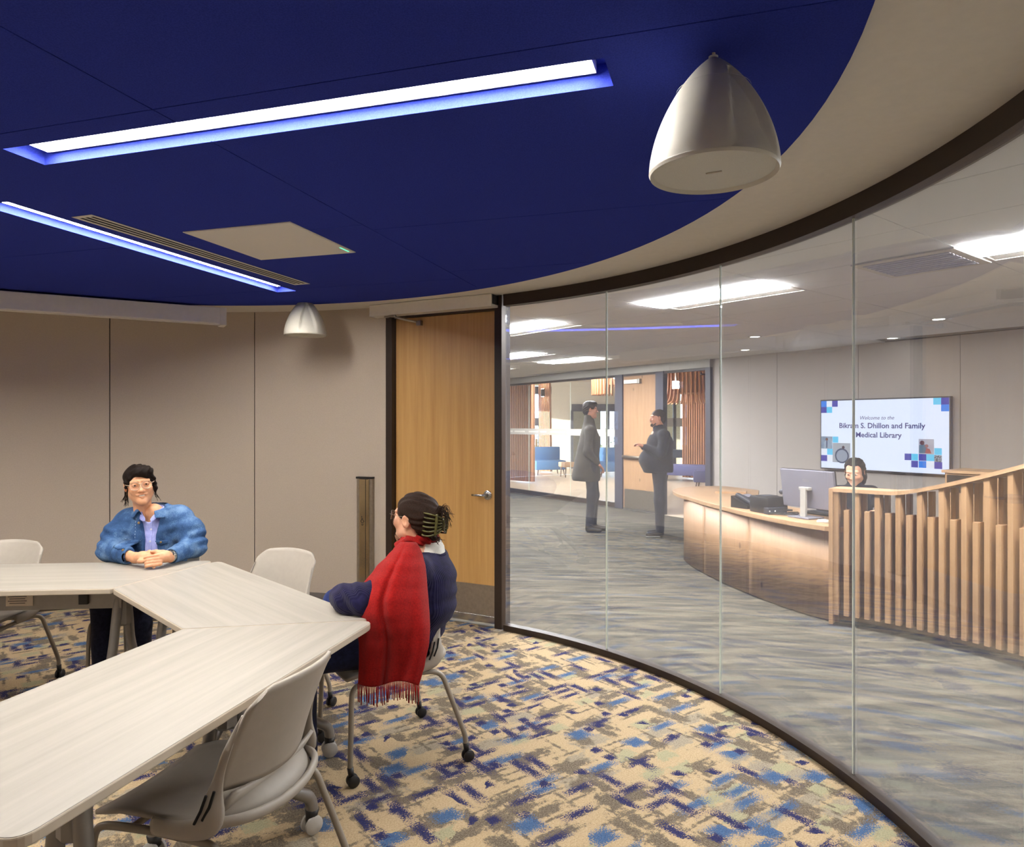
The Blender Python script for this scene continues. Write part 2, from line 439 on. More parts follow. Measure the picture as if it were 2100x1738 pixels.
# ------------------------------------------------------------------ meeting-room carpet
def carpet():
    m, nt, b = newmat('meeting_carpet')
    A = math.radians(37)
    def aniso(sx, sy, scale, off, detail=3, rough=.55):
        t = nt.nodes.new('ShaderNodeTexCoord'); r = N(nt, 'ShaderNodeMapping'); r.inputs['Rotation'].default_value = (0,0,-A)
        nt.links.new(t.outputs['Object'], r.inputs['Vector'])
        s = N(nt, 'ShaderNodeMapping'); s.inputs['Scale'].default_value = (sx, sy, 1); s.inputs['Location'].default_value = off
        nt.links.new(r.outputs['Vector'], s.inputs['Vector'])
        return noise(nt, s.outputs['Vector'], scale, detail, rough), s.outputs['Vector']
    fine, _ = aniso(1, 1, 150, (0,0,0), 2, .75)
    mid, _ = aniso(1, 1, 30, (3,1,0), 4, .65)
    dith = mathn(nt, 'ADD', mathn(nt, 'MULTIPLY', mathn(nt, 'SUBTRACT', fine, .5), .62), mathn(nt, 'MULTIPLY', mathn(nt, 'SUBTRACT', mid, .5), .80))
    def cells(sx, sy, off):      # random rectangles (chebychev voronoi on a stretched grid)
        t = nt.nodes.new('ShaderNodeTexCoord'); r = N(nt, 'ShaderNodeMapping'); r.inputs['Rotation'].default_value = (0,0,-A)
        nt.links.new(t.outputs['Object'], r.inputs['Vector'])
        s = N(nt, 'ShaderNodeMapping'); s.inputs['Scale'].default_value = (sx, sy, 1); s.inputs['Location'].default_value = off
        nt.links.new(r.outputs['Vector'], s.inputs['Vector'])
        v = N(nt, 'ShaderNodeTexVoronoi', Scale=1.0, Randomness=.9); v.distance = 'CHEBYCHEV'; v.voronoi_dimensions = '2D'
        nt.links.new(s.outputs['Vector'], v.inputs['Vector'])
        sep = nt.nodes.new('ShaderNodeSeparateColor'); nt.links.new(v.outputs['Color'], sep.inputs[0])
        return v.outputs['Distance'], sep.outputs
    def mask(val, thr, soft=.02):
        x = mathn(nt, 'ADD', val, dith)
        return ramp(nt, x, [(thr-soft, (0,0,0,1)), (thr+soft, (1,1,1,1))])
    beige = mixc(nt, ramp(nt, fine, [(.35,(0,0,0,1)),(.65,(1,1,1,1))]), lin(160,138,106), lin(188,166,134))
    taupe = mixc(nt, ramp(nt, fine, [(.38,(0,0,0,1)),(.62,(1,1,1,1))]), lin(86,76,64), lin(126,114,98))
    navy = mixc(nt, ramp(nt, fine, [(.35,(0,0,0,1)),(.65,(1,1,1,1))]), lin(28,29,66), lin(50,52,94))
    blue = mixc(nt, ramp(nt, fine, [(.35,(0,0,0,1)),(.65,(1,1,1,1))]), lin(46,74,112), lin(80,106,140))
    greige = mixc(nt, ramp(nt, fine, [(.35,(0,0,0,1)),(.65,(1,1,1,1))]), lin(128,118,102), lin(164,152,132))
    green = mixc(nt, ramp(nt, fine, [(.35,(0,0,0,1)),(.65,(1,1,1,1))]), lin(140,136,108), lin(168,160,130))
    col = beige
    dith0 = dith
    def bars(sx, sy, off, pick, prob, half, mat):   # bars: voronoi cell selected at random, bar = inner distance below half
        d, c = cells(sx, sy, off)
        sel = mathn(nt, 'LESS_THAN', c[pick], prob)
        inn = mathn(nt, 'SUBTRACT', half, d)          # >0 inside
        mk = mask(mathn(nt, 'ADD', inn, .5), .5, .01) if mat not in (blue, navy) else ramp(nt, mathn(nt, 'ADD', mathn(nt, 'ADD', mathn(nt, 'MULTIPLY', inn, 1.1), .5), mathn(nt, 'MULTIPLY', mathn(nt, 'SUBTRACT', fine, .5), 1.5)), [(.49, (0,0,0,1)), (.51, (1,1,1,1))])
        return mathn(nt, 'MULTIPLY', mk, sel)
    # taupe blocks and long streaks
    n1, _ = aniso(3.0, 9.0, 1.0, (0,0,0)); n2, _ = aniso(9.0, 3.2, 1.0, (5,2,0)); n3, _ = aniso(4.2, 4.6, 1.0, (9,4,0))
    for f, mt in ((bars(3.6, 7.5, (9.3,2.2,0), 1, .30, .33, greige), greige), (bars(2.8, 8.5, (.3,.2,0), 0, .54, .26, taupe), taupe), (bars(9.0, 2.9, (4.1,.7,0), 1, .44, .24, taupe), taupe),
                  (bars(6, 9, (2.2,8,0), 2, .14, .33, green), green), (bars(8.5, 5.5, (12.2,3,0), 2, .22, .34, taupe), taupe),
                  (bars(2.0, 19, (2.1,13,0), 1, .46, .13, taupe), taupe), (bars(19, 2.2, (5.1,3,0), 2, .46, .13, taupe), taupe),
                  (bars(3.8, 12, (7.7,5,0), 2, .20, .26, blue), blue), (bars(13, 4.0, (1.7,9,0), 0, .18, .27, navy), navy),
                  (bars(7.0, 8.5, (6.1,2.9,0), 1, .10, .36, blue), blue), (bars(4.2, 14, (15.1,6,0), 1, .20, .25, navy), navy),
                  (bars(15, 15, (21.1,3,0), 0, .09, .38, navy), navy)):
        col = mixc(nt, f, col, mt)
    nt.links.new(col, b.inputs['Base Color']); b.inputs['Roughness'].default_value = .95
    b.inputs['Specular IOR Level'].default_value = .15
    bump(nt, b, fine, .5, .004); return m
def lobbycarpet():
    m, nt, b = newmat('lobby_carpet'); r = math.radians(20)
    t = nt.nodes.new('ShaderNodeTexCoord'); mp = N(nt, 'ShaderNodeMapping'); mp.inputs['Rotation'].default_value = (0,0,r); mp.inputs['Scale'].default_value = (.9, 7, 1)
    nt.links.new(t.outputs['Object'], mp.inputs['Vector'])
    n = N(nt, 'ShaderNodeTexNoise', Scale=1.6, Detail=6, Roughness=.62, Distortion=.6); nt.links.new(mp.outputs[0], n.inputs['Vector'])
    fine = noise(nt, coords(nt), 260, 2)
    f = mathn(nt, 'ADD', mathn(nt, 'MULTIPLY', n.outputs['Fac'], .85), mathn(nt, 'MULTIPLY', fine, .15))
    nt.links.new(ramp(nt, f, [(.40, lin(56,54,50)), (.50, lin(74,71,63)), (.60, lin(98,92,80))]), b.inputs['Base Color'])
    b.inputs['Roughness'].default_value = .95; b.inputs['Specular IOR Level'].default_value = .15
    bump(nt, b, fine, .4, .003); return m
M['carpet'] = carpet(); M['lobbycarpet'] = lobbycarpet()

# ------------------------------------------------------------------ plan of the meeting room
CG = (-1.95, 2.38); RG = 3.475            # curved glass
CW = (-2.42, 2.56); RW = 3.56             # fabric wall
CC = (-2.20, 2.50); RC = 3.15             # ceiling cloud
ZC = 2.495; ZR = 2.517; ZL = 2.57         # underside of cloud, ceiling ring, lobby ceiling
D1 = Vector((.957, -.29, 0)); D2 = Vector((.29, .957, 0))
def rayhit(px, c, r):                     # where the line of sight at column px meets a plan circle (far side)
    k = (px-1050)/FPX; a = k*k+1; b = -2*(k*c[0]+c[1]); cc = c[0]**2+c[1]**2-r*r
    Y = (-b+math.sqrt(b*b-4*a*cc))/(2*a); return Vector((k*Y, Y, 0))
DL = Vector((-1.02, 5.83, 0)); DR = Vector((-.06, 5.33, 0)); DD = (DR-DL).normalized(); DN = Vector((-DD.y, DD.x, 0))  # DN points out of the room
DWID = (DR-DL).length
ang = lambda p, c=CG: math.atan2(p.y-c[1], p.x-c[0])
def wallr(th):                            # wall outline, polar about CG
    d = Vector((math.cos(th), math.sin(th))); o = Vector((CG[0]-CW[0], CG[1]-CW[1]))
    b = o.dot(d); r1 = -b+math.sqrt(b*b-(o.dot(o)-RW*RW))
    t = min(1, max(0, (math.degrees(th)-215)/60)); t = t*t*(3-2*t)
    return r1*(1-t)+3.52*t
def wallp(th, off=0):
    r = wallr(th)+off; return Vector((CG[0]+r*math.cos(th), CG[1]+r*math.sin(th), 0))
A_DL = ang(DL); A_G0 = ang(rayhit(1036, CG, RG)); A_G1 = math.radians(-37.5)
A_WEND = math.radians(322.5)

# floor
outline = [DR, DL]+[wallp(A_DL+(A_WEND-A_DL)*i/70) for i in range(71)]+[Vector((CG[0]+RG*math.cos(a), CG[1]+RG*math.sin(a), 0)) for a in [A_G1+(A_G0-A_G1)*i/40 for i in range(41)]]
fl = MB().prism([(p.x, p.y) for p in outline][::-1], -.012, 0.0).build('floor', M['carpet'])
tag(fl, 'beige, taupe and navy patterned carpet of the meeting room', 'carpet', kind='structure')

# fabric wall made of panels
def wall_panel_mesh(a0, a1, z0, z1, thick=.03, n=8):
    b = MB(); P = []
    vs = []
    for i in range(n+1):
        a = a0+(a1-a0)*i/n
        for off in (0, thick):
            p = wallp(a, off)
            for z in (z0, z1): vs.append((p.x, p.y, z))
    fs = []
    for i in range(n):
        q, w_ = i*4, i*4+4
        fs += [(q, q+1, w_+1, w_), (q+2, w_+2, w_+3, q+3), (q+1, q+3, w_+3, w_+1), (q, w_, w_+2, q+2)]
    fs += [(0, 2, 3, 1), (n*4, n*4+1, n*4+3, n*4+2)]
    return b.add(vs, fs)
wall = thing('wall_far', 'curved beige fabric panel wall behind the table', 'wall', kind='structure')
bk = MB(); vs = []
seams = [A_DL+.004]
for px in (522, 225):
    k = (px-1050)/FPX; lo_, hi_ = A_DL, math.radians(160)
    for _ in range(50):
        mid_ = (lo_+hi_)/2; p = wallp(mid_)
        if p.x/p.y > k: lo_ = mid_
        else: hi_ = mid_
    seams.append(lo_)
while seams[-1] < A_WEND-.2: seams.append(seams[-1]+1.22/3.56)
seams[-1] = A_WEND
g = .0032
for i in range(len(seams)-1):
    wall_panel_mesh(seams[i]+(g/3.5 if i else 0), seams[i+1]-g/3.5, .10, 2.56).build('panel', M['wallfab'], wall, smooth=True, angle=.6)
wall_panel_mesh(A_DL, A_WEND, .0, 2.56, .02, 60)
bs = MB(); vs = []
P = [[(*wallp(A_DL+(A_WEND-A_DL)*i/80, .032)[:2], z) for z in (0, 2.57)] for i in range(81)]
solidify(bs.grid(P).build('backing', M['darkgap'], wall), .02, 1)
bb = MB().grid([[(*wallp(A_DL+(A_WEND-A_DL)*i/80, -.004)[:2], z) for z in (0, .10)] for i in range(81)]).build('baseboard_far', M['base'], smooth=True)
solidify(bb, .012, 0); tag(bb, 'grey vinyl base along the foot of the fabric wall', 'baseboard', kind='structure')

# white ceiling ring round the cloud
ring = MB(); n = len(outline); inner = []
cv = Vector((CC[0], CC[1], 0))
outer = []
for i in range(120):
    a = 2*PI*i/120; d = Vector((math.cos(a), math.sin(a), 0))
    best = 9
    for j in range(n):       # hit of the ray with the outline
        p, q = outline[j], outline[(j+1) % n]; e_ = q-p; den = d.x*e_.y-d.y*e_.x
        if abs(den) < 1e-9: continue
        t = ((p.x-cv.x)*e_.y-(p.y-cv.y)*e_.x)/den; u = ((p.x-cv.x)*d.y-(p.y-cv.y)*d.x)/den
        if t > 0 and -1e-6 <= u <= 1.000001: best = min(best, t)
    outer.append(cv+d*(best+.02)); inner.append(cv+d*(RC-.10))
vs = [(*p[:2], z) for i in range(120) for p in (inner[i], outer[i]) for z in (ZR, ZR+.02)]
fs = []
for i in range(120):
    a, b_ = i*4, ((i+1) % 120)*4
    fs += [(a, a+2, b_+2, b_), (a+1, b_+1, b_+3, a+3), (a, b_, b_+1, a+1), (a+2, a+3, b_+3, b_+2)]
rg = ring.add(vs, fs).build('ceiling', M['white'], smooth=True, angle=.6)
tag(rg, 'white painted ceiling ring around the round blue felt ceiling', 'ceiling', kind='structure')

# blue felt cloud, one object for each felt panel, slots cut for the linear lights
U0, V0 = CC[0]*D1.x+CC[1]*D1.y, CC[0]*D2.x+CC[1]*D2.y
def uv(u, v, z=0): return D1*u+D2*v+Vector((0, 0, z))
SW = .155
slots = [(-2.38, -.30, 1.812, 1.968), (-3.085, -2.93, 2.25, 4.36), (-5.55, -3.45, 1.812, 1.968), (-3.085, -2.93, -.85, 1.25)]   # u0,u1,v0,v1
cloud = thing('ceiling_cloud', 'round royal blue felt ceiling with recessed linear lights', 'ceiling', kind='structure')
rects = [(-9,-1.65,-9,.40),(-1.65,9,-9,.55),(-9,-1.65,.40,1.715),(-1.65,9,.55,1.715),(-9,-1.65,1.715,3.0),(-1.65,9,1.715,3.09),(-9,-1.65,3.0,4.30),(-1.65,9,3.09,4.08),(-9,-1.65,4.30,9),(-1.65,9,4.08,9)]
gq = .0022
for (u0, u1, v0, v1) in rects:
    bm = bmesh.new()
    vsb = [bm.verts.new((U0+RC*math.cos(2*PI*i/160), V0+RC*math.sin(2*PI*i/160), 0)) for i in range(160)]
    bm.faces.new(vsb)
    def cut(pt, nm, clear):
        bmesh.ops.bisect_plane(bm, geom=bm.verts[:]+bm.edges[:]+bm.faces[:], plane_co=pt, plane_no=nm, clear_outer=clear)
    cut((u0+gq,0,0), (-1,0,0), True); cut((u1-gq,0,0), (1,0,0), True); cut((0,v0+gq,0), (0,-1,0), True); cut((0,v1-gq,0), (0,1,0), True)
    if not bm.faces: bm.free(); continue
    for (a0, a1, b0, b1) in slots:
        if a1 < u0 or a0 > u1 or b1 < v0 or b0 > v1: continue
        for pt, nm in (((a0,0,0),(1,0,0)), ((a1,0,0),(1,0,0)), ((0,b0,0),(0,1,0)), ((0,b1,0),(0,1,0))): cut(pt, nm, False)
        dele = [f for f in bm.faces if a0 < f.calc_center_median().x < a1 and b0 < f.calc_center_median().y < b1]
        bmesh.ops.delete(bm, geom=dele, context='FACES')
    if not bm.faces: bm.free(); continue
    r = bmesh.ops.extrude_face_region(bm, geom=bm.faces[:])
    for v in r['geom']:
        if isinstance(v, bmesh.types.BMVert): v.co.z += .022
    for v in bm.verts: v.co = uv(v.co.x, v.co.y, ZC+v.co.z)
    bmesh.ops.recalc_face_normals(bm, faces=bm.faces[:])
    me = bpy.data.meshes.new('felt_panel'); bm.to_mesh(me); bm.free(); me.materials.append(M['felt'])
    link(bpy.data.objects.new('felt_panel', me), cloud)
labs = ['recessed linear light running toward the large pendant speaker', 'recessed linear light beside the slot air diffuser', 'unseen recessed linear light added on the far side of the ceiling centre', 'unseen recessed linear light added behind the camera']  # last two are out of view, added to light the room
for (u0, u1, v0, v1), lb in zip(slots, labs):
    c = uv((u0+u1)/2, (v0+v1)/2, 0); L, Wd = (u1-u0), (v1-v0)
    t = thing('linear_light', lb, 'ceiling light', (c.x, c.y, 0), math.atan2(D1.y, D1.x), group='linear slot lights in the blue ceiling')
    long_u = L > Wd; zt = 2.562
    for nm, (cx, cy, sx, sy) in (('felt_liner', (0, Wd/2+.004, L+.016, .008)), ('felt_liner', (0, -Wd/2-.004, L+.016, .008)), ('felt_liner', (L/2+.004, 0, .008, Wd)), ('felt_liner', (-L/2-.004, 0, .008, Wd))):
        MB().box((cx, cy, (ZC+.001+zt)/2), (sx, sy, zt-ZC-.001)).build(nm, M['felt'], t)
    MB().box((0, 0, zt+.003), (L+.016, Wd+.016, .004)).build('trough_top', M['felt'], t)
    MB().box((0, 0, 2.545), (L-.09 if long_u else .124, .124 if long_u else Wd-.09, .032)).build('lamp_body', M['white'], t)
    if long_u: MB().box((0, 0, 2.527), (L-.10, .095, .003)).build('lens', M['lensroom'], t)
    else: MB().box((0, 0, 2.527), (.095, Wd-.10, .003)).build('lens', M['lensroom'], t)

# slot diffuser
pa, pb = at(167, 442, 1445*(ZC-EYE)/(869-442)), at(620, 583, 1445*(ZC-EYE)/(869-583))
L = (pb-pa).length; mid_ = (pa+pb)/2; rz = math.atan2((pb-pa).y, (pb-pa).x)
t = thing('slot_diffuser', 'long white linear air diffuser with three dark slots in the blue ceiling', 'air diffuser', (mid_.x, mid_.y, ZC), rz)
MB().box((0,0,.0), (L-.02, .10, .003)).build('slot_backing', M['darkgap'], t)
for y in (-.052, -.0165, .0165, .052):
    MB().box((0, y, -.0022), (L, .017 if abs(y) > .04 else .010, .0016)).build('blade' if abs(y) < .04 else 'frame_rail', M['offwhite'], t)
for x in (-1, 1): MB().box((x*(L/2-.012), 0, -.0022), (.024, .115, .0018)).build('frame_end', M['offwhite'], t)
# square microphone panel
cs = [at(x, y, 1445*(ZC-EYE)/(869-y)) for x, y in ((370,475),(588,455),(733,518),(540,531))]
c = sum(cs, Vector())/4
t = thing('ceiling_microphone', 'square white perforated microphone panel flush in the blue ceiling', 'microphone', (c.x, c.y, ZC), math.atan2(D1.y, D1.x))
def perforated():
    m, nt, b = newmat('perforated_white'); v = coords(nt)
    vo = N(nt, 'ShaderNodeTexVoronoi', Scale=95.0, Randomness=0.0); nt.links.new(v, vo.inputs['Vector'])
    nt.links.new(ramp(nt, vo.outputs['Distance'], [(.22, lin(150,146,136)), (.32, lin(238,234,224))]), b.inputs['Base Color'])
    b.inputs['Roughness'].default_value = .35; return m
MB().box((0,0,-.003), (.60,.60,.006), bev=.001).build('panel', perforated(), t)
MB().box((0,0,-.002), (.610,.610,.004)).build('frame', M['offwhite'], t)
MB().box((.285, .22, -.0065), (.008, .09, .002)).build('status_light', emit('green_led', (.15, 1, .5), 1.5), t)

# pendant speakers
def pendant(loc, label):
    t = thing('pendant_speaker', label, 'speaker', loc, 0, group='white pendant speakers')
    prof = []
    H, R = .295, .162
    for i in range(25):
        s = i/24; r = R*(1-(s**1.75))**.78; prof.append((max(r, .004), .006+s*H))
    body = MB()
    nn = 128
    vs = []; 
    for r, z in prof:
        for k in range(nn):
            q = 2*PI*k/nn; s = (z-.006)/H
            dq = min(abs((q-math.radians(a0)+PI) % (2*PI)-PI) for a0 in (-66, 114))
            # scooped side recess: arch-shaped
            w_ = .36*max(0, 1-((s-.0)/.80)**2)**.5 if s < .80 else 0
            dent = 0
            if w_ > 0 and dq < w_+.10: dent = .020*max(0, min(1, (w_+.10-dq)/.10))
            rr = r-dent*min(1, s*4+.0) if s > .0 else r
            vs.append((rr*math.cos(q), rr*math.sin(q), z))
    fs = [(i*nn+k, i*nn+(k+1) % nn, (i+1)*nn+(k+1) % nn, (i+1)*nn+k) for i in range(24) for k in range(nn)]
    fs.append(tuple(24*nn+k for k in range(nn)))
    body.add(vs, fs).build('housing', M['whiteplastic'], t, **SM)
    MB().lathe([(.150, .010), (R-.003, .000), (R+.0005, .008), (R-.002, .016)], 64, cap=False).build('rim', M['whiteplastic'], t, **SM)
    gr = MB().lathe([(.001, .004), (.10, .005), (.151, .009)], 64, cap=False).build('grille', M['grille'], t, **SM)
    MB().box((0, -.005, .0035), (.040, .006, .003), rz=-.5).build('badge', M['steel'], gr)
    MB().tube(smoothpath([(.001, 0, H), (0, -.004, H+.012), (-.008, -.003, H+.028), (-.006, 0, ZC-loc[2]+.004)], 4), .0042, 8).build('cable', M['whiteplastic'], t, smooth=True)
    MB().lathe([(.012, H-.006), (.012, H+.006), (.004, H+.010)], 16).build('cap', M['whiteplastic'], t, **SM)
    MB().lathe([(.0925, 0), (.0925, .0012)], 64, Matrix.Translation((0, 0, .006+H*.70)), cap=False).build('seam', M['grille'], t, smooth=True)
    return t
pY = 1.80
pendant((at(1463, 358, pY).x, pY, at(1463, 358, pY).z), 'large white pendant speaker hanging nearest, in front of the glass wall')
fY = 5.55
pendant((at(626, 690, fY).x, fY, at(626, 690, fY).z+.005), 'small-looking white pendant speaker hanging far off by the fabric wall')

# projector screen housing: straight box under the cloud
a_, b_ = at(-160, 640, 4.75), at(461, 648, 5.72)
d = (b_-a_); d.z = 0; L = d.length; c = (a_+b_)/2
t = thing('screen_housing', 'long white projector screen housing along the top of the fabric wall', 'projector screen', (c.x, c.y, 2.36), math.atan2(d.y, d.x))
MB().box((0, 0, .055), (L-.05, .12, .13), bev=.006).build('case', M['offwhite'], t)
MB().box((0, -.03, -.006), (L-.06, .05, .014)).build('bottom_slot_cover', M['white'], t)
for s in (-1, 1): MB().box((s*(L/2-.02), 0, .05), (.05, .13, .145), bev=.006).build('end_cap', M['offwhite'], t)

# ------------------------------------------------------------------ maple door with operator
dr = thing('door_1', 'tall maple door in a dark bronze frame', 'door', (DL.x, DL.y, 0), math.atan2(DD.y, DD.x), kind='structure')   # local x along door, +y out of the room
W_ = DWID; JW = .062
for x in (JW/2, W_-JW/2): MB().box((x, .03, 1.265), (JW, .14, 2.53), bev=.002).build('jamb', M['darkframe'], dr)
MB().box((W_/2, .03, 2.47), (W_-2*JW, .14, .12)).build('head', M['darkframe'], dr)
leaf = MB().box((W_/2, .035, 1.215), (W_-2*JW-.006, .045, 2.39), bev=.002).build('door_leaf', M['maple'], dr)
MB().box((W_/2, .011, .185), (W_-2*JW-.02, .003, .245)).build('kick_plate', M['steel'], leaf)
MB().box((W_/2, .006, .048), (W_-2*JW-.006, .018, .055), bev=.002).build('door_bottom', M['chrome'], leaf)
hx = W_-JW-.085
h = MB().lathe([(.036, 0), (.036, .008), (.030, .012), (.012, .014), (.011, .05)], 28, Matrix.Translation((hx, .012, 1.0)) @ Matrix.Rotation(PI/2, 4, 'X')).build('door_handle', M['chrome'], leaf, **SM)
MB().tube([(hx+.004, -.036, 1.0), (hx-.03, -.040, 1.0), (hx-.07, -.040, 1.0), (hx-.115, -.037, 1.0)], [.011, .010, .009, .0085], 12, flat=.8).build('lever', M['chrome'], h, smooth=True)
MB().box((-.03, .02, 1.26), (.06, .12, 2.53)).build('side_trim', M['wallfab'], dr)
op = thing('door_operator', 'white door operator box above the maple door', 'door operator', (DL.x, DL.y, 0), math.atan2(DD.y, DD.x))
MB().box((W_/2-.062, -.085, 2.468), (W_+.06, .105, .092), bev=.003).build('cover', M['offwhite'], op)
MB().box((W_-.028, -.085, 2.475), (.004, .095, .07)).build('end_plate', M['black'], op)
MB().box((W_/2-.02, -.07, 2.433), (W_*.3, .03, .004)).build('underside_label', M['tableedge'], op)
ar = MB().tube([(.05, -.09, 2.425), (.15, -.12, 2.412), (.16, -.12, 2.412)], .011, 10).build('arm', M['steel'], op, smooth=True)
MB().tube([(.15, -.12, 2.405), (.22, -.08, 2.385), (.30, -.03, 2.365)], .009, 10).build('arm_rod', M['steel'], op, smooth=True)
MB().box((.31, -.005, 2.36), (.045, .035, .04), bev=.004).build('arm_bracket', M['steel'], op)
MB().lathe([(.022, 0), (.022, .03)], 16, Matrix.Translation((.05, -.09, 2.41))).build('spindle', M['steel'], op, **SM)

# accessible door actuator column on the wall
apx = rayhit(752, CW, RW); aa = ang(apx)
p = wallp(aa); nrm = math.atan2(p.y-CW[1], p.x-CW[0])
t = thing('door_actuator', 'tall steel door opener plate with wheelchair symbol beside the maple door', 'door opener', (p.x, p.y, 0), nrm-PI/2)   # +y into wall
MB().box((0, -.018, .64), (.148, .034, .90), bev=.003).build('back_plate', M['steel'], t)
MB().box((.0, -.038, .64), (.092, .012, .895), bev=.003).build('push_plate', simple('mirror_steel', (196,180,150), .14, metal=1.0, var=.1, nscale=5), t)
MB().box((.016, -.0445, .64), (.003, .003, .89)).build('plate_groove', M['black'], t)
MB().box((0, -.022, 1.097), (.152, .05, .016)).build('top_cap', M['black'], t)
MB().box((0, -.022, .185), (.152, .05, .014)).build('bottom_cap', M['black'], t)
def sym(parent):
    b = MB(); c = []
    for i in range(20):
        a = math.radians(100+i*13); c.append((-.016+.013*math.cos(a), -.0455, .735+.013*math.sin(a)))
    b.tube(c, .0018, 6); b.tube([(-.020,-.0455,.765),(-.018,-.0455,.745),(-.006,-.0455,.744),(-.001,-.0455,.732),(.004,-.0455,.734)], .002, 6)
    b.tube([(-.019,-.0455,.754),(-.008,-.0455,.754)], .0018, 6)
    b.lathe([(.0038,0),(.0038,.002)], 12, Matrix.Translation((-.0205,-.0445,.772)) @ Matrix.Rotation(PI/2,4,'X'))
    for k in range(3): b.box((-.014, -.0455, .712-.006*k), (.022-.004*k, .001, .0022))
    return b.build('wheelchair_symbol', M['black'], parent)
sym(t)

# ------------------------------------------------------------------ curved glass partition
gw = thing('window_1', 'curved floor-to-ceiling glass partition looking into the lobby', 'glass wall', kind='structure')
joints = [A_G0]+[ang(rayhit(px, CG, RG)) for px in (1243, 1476, 1748)]
st = joints[2]-joints[3]
while joints[-1]-st > A_G1+.05: joints.append(joints[-1]-st)
joints.append(A_G1)
jg = .0042/RG
M['joint'] = simple('glass_joint', (232,240,224), .35, var=.02)
for i in range(len(joints)-1):
    MB().arc(CG, RG, RG+.012, joints[i+1]+jg, joints[i]-jg, .038, 2.436, 14).build('glass_pane', M['glass'], gw, smooth=True, angle=.6)
for a in joints[1:-1]:
    MB().arc(CG, RG+.002, RG+.010, a-jg*.92, a+jg*.92, .040, 2.434, 1).build('joint_strip', M['joint'], gw)
tr = MB().arc(CG, RG-.028, RG+.040, A_G1, A_G0, 2.432, ZR-.001, 60).build('trim_1', M['darkframe'], smooth=True, angle=.6)
tag(tr, 'dark bronze curved head channel above the glass partition', 'trim', kind='structure')
tr = MB().arc(CG, RG-.026, RG+.038, A_G1, A_G0, .0, .042, 60).build('trim_2', M['darkframe'], smooth=True, angle=.6)
tag(tr, 'dark bronze curved floor channel under the glass partition', 'trim', kind='structure')
# ------------------------------------------------------------------ lobby shell
S0 = Vector((2.89, 11.55, 0)); SE = Vector((.55, -.835, 0)).normalized(); SB = Vector((.835, .55, 0)).normalized()   # along the wall, beyond the wall
SRZ = math.atan2(SE.y, SE.x)
def sp(t, b=0, z=0): return S0+SE*t+SB*b+Vector((0, 0, z))
def poly(pts): return [(p.x, p.y) for p in pts]
lf = MB().prism(poly([sp(-9,0), sp(-9,-14), sp(16,-14), sp(16,0)]), -.03, -.013).build('floor_lobby', M['lobbycarpet'])
tag(lf, 'grey streaked lobby carpet outside the glass partition', 'carpet', kind='structure')
hf = MB().prism(poly([sp(-14,.0), sp(9,.0), sp(9,17), sp(-14,17)]), -.03, -.010).build('floor_hall', M['concrete'])
tag(hf, 'polished tan concrete floor of the hall beyond the storefront', 'floor', kind='structure')
# tiled ceiling
G0 = Vector((1.03, 5.97, 0)); G1 = Vector((.62, -.785, 0)).normalized(); G2 = Vector((-G1.y, G1.x, 0)); GRZ = math.atan2(G1.y, G1.x)
def gp(a, b, z=0): return G0+G1*a+G2*b+Vector((0, 0, z))
lc = thing('ceiling_lobby', 'white tiled lobby ceiling beyond the glass', 'ceiling', kind='structure')
MB().prism(poly([sp(-9,.1), sp(-9,-14), sp(16,-14), sp(16,.1)]), ZL+.09, ZL+.16).build('slab', M['lobbyceil'], lc)
troff = [(-2, 0), (0, 0), (2, 0), (-4, 3), (-4, 5), (-6, 5), (4, 0), (-1, -3.0) , (2, -3.0), (3, 3), (0, 4), (-6, 3)]
# troffer cell: a index in half-tiles of 1.22, b in .61
TL = [(-2.44, 0.0), (0.0, 0.0), (2.44, 0.0), (-4.88, 1.83), (-4.88, 3.05), (-7.32, 3.05)]
vent = (1.22, 0.0)
tile_me = MB().box((.61, .305, .007), (1.213, .603, .014)).build('ceiling_tile', M['lobbyceil'], lc)
tile0 = tile_me; first = True
def inroom(p):
    return (Vector((p.x-CG[0], p.y-CG[1])).length < RG-.12) or (Vector((p.x-CW[0], p.y-CW[1])).length < RW-.1)
for i in range(-9, 7):
    for j in range(-6, 14):
        a, b = i*1.22, j*.61
        cs = [gp(a+x, b+y) for x in (.02, 1.2) for y in (.02, .59)]
        if all(inroom(p) for p in cs): continue
        if any((p-S0).dot(SB) > .0 for p in cs) and all((p-S0).dot(SB) > -.02 for p in cs): continue
        if any((p-S0).dot(SE) > 9 or (p-S0).dot(SE) < -8 for p in cs): continue
        if any(abs(a-x) < .1 and abs(b-y) < .1 for x, y in TL): continue
        if any((p-S0).dot(SB) > .3 for p in cs): continue
        c = gp(a+.61, b+.3)
        if (c.y < 0 or c.x/max(c.y, .1) > 1.1): continue
        if first: o = tile0; first = False
        else: o = tile0.copy(); COL.objects.link(o)
        o.location = gp(a, b, ZL); o.rotation_euler = (0, 0, GRZ)
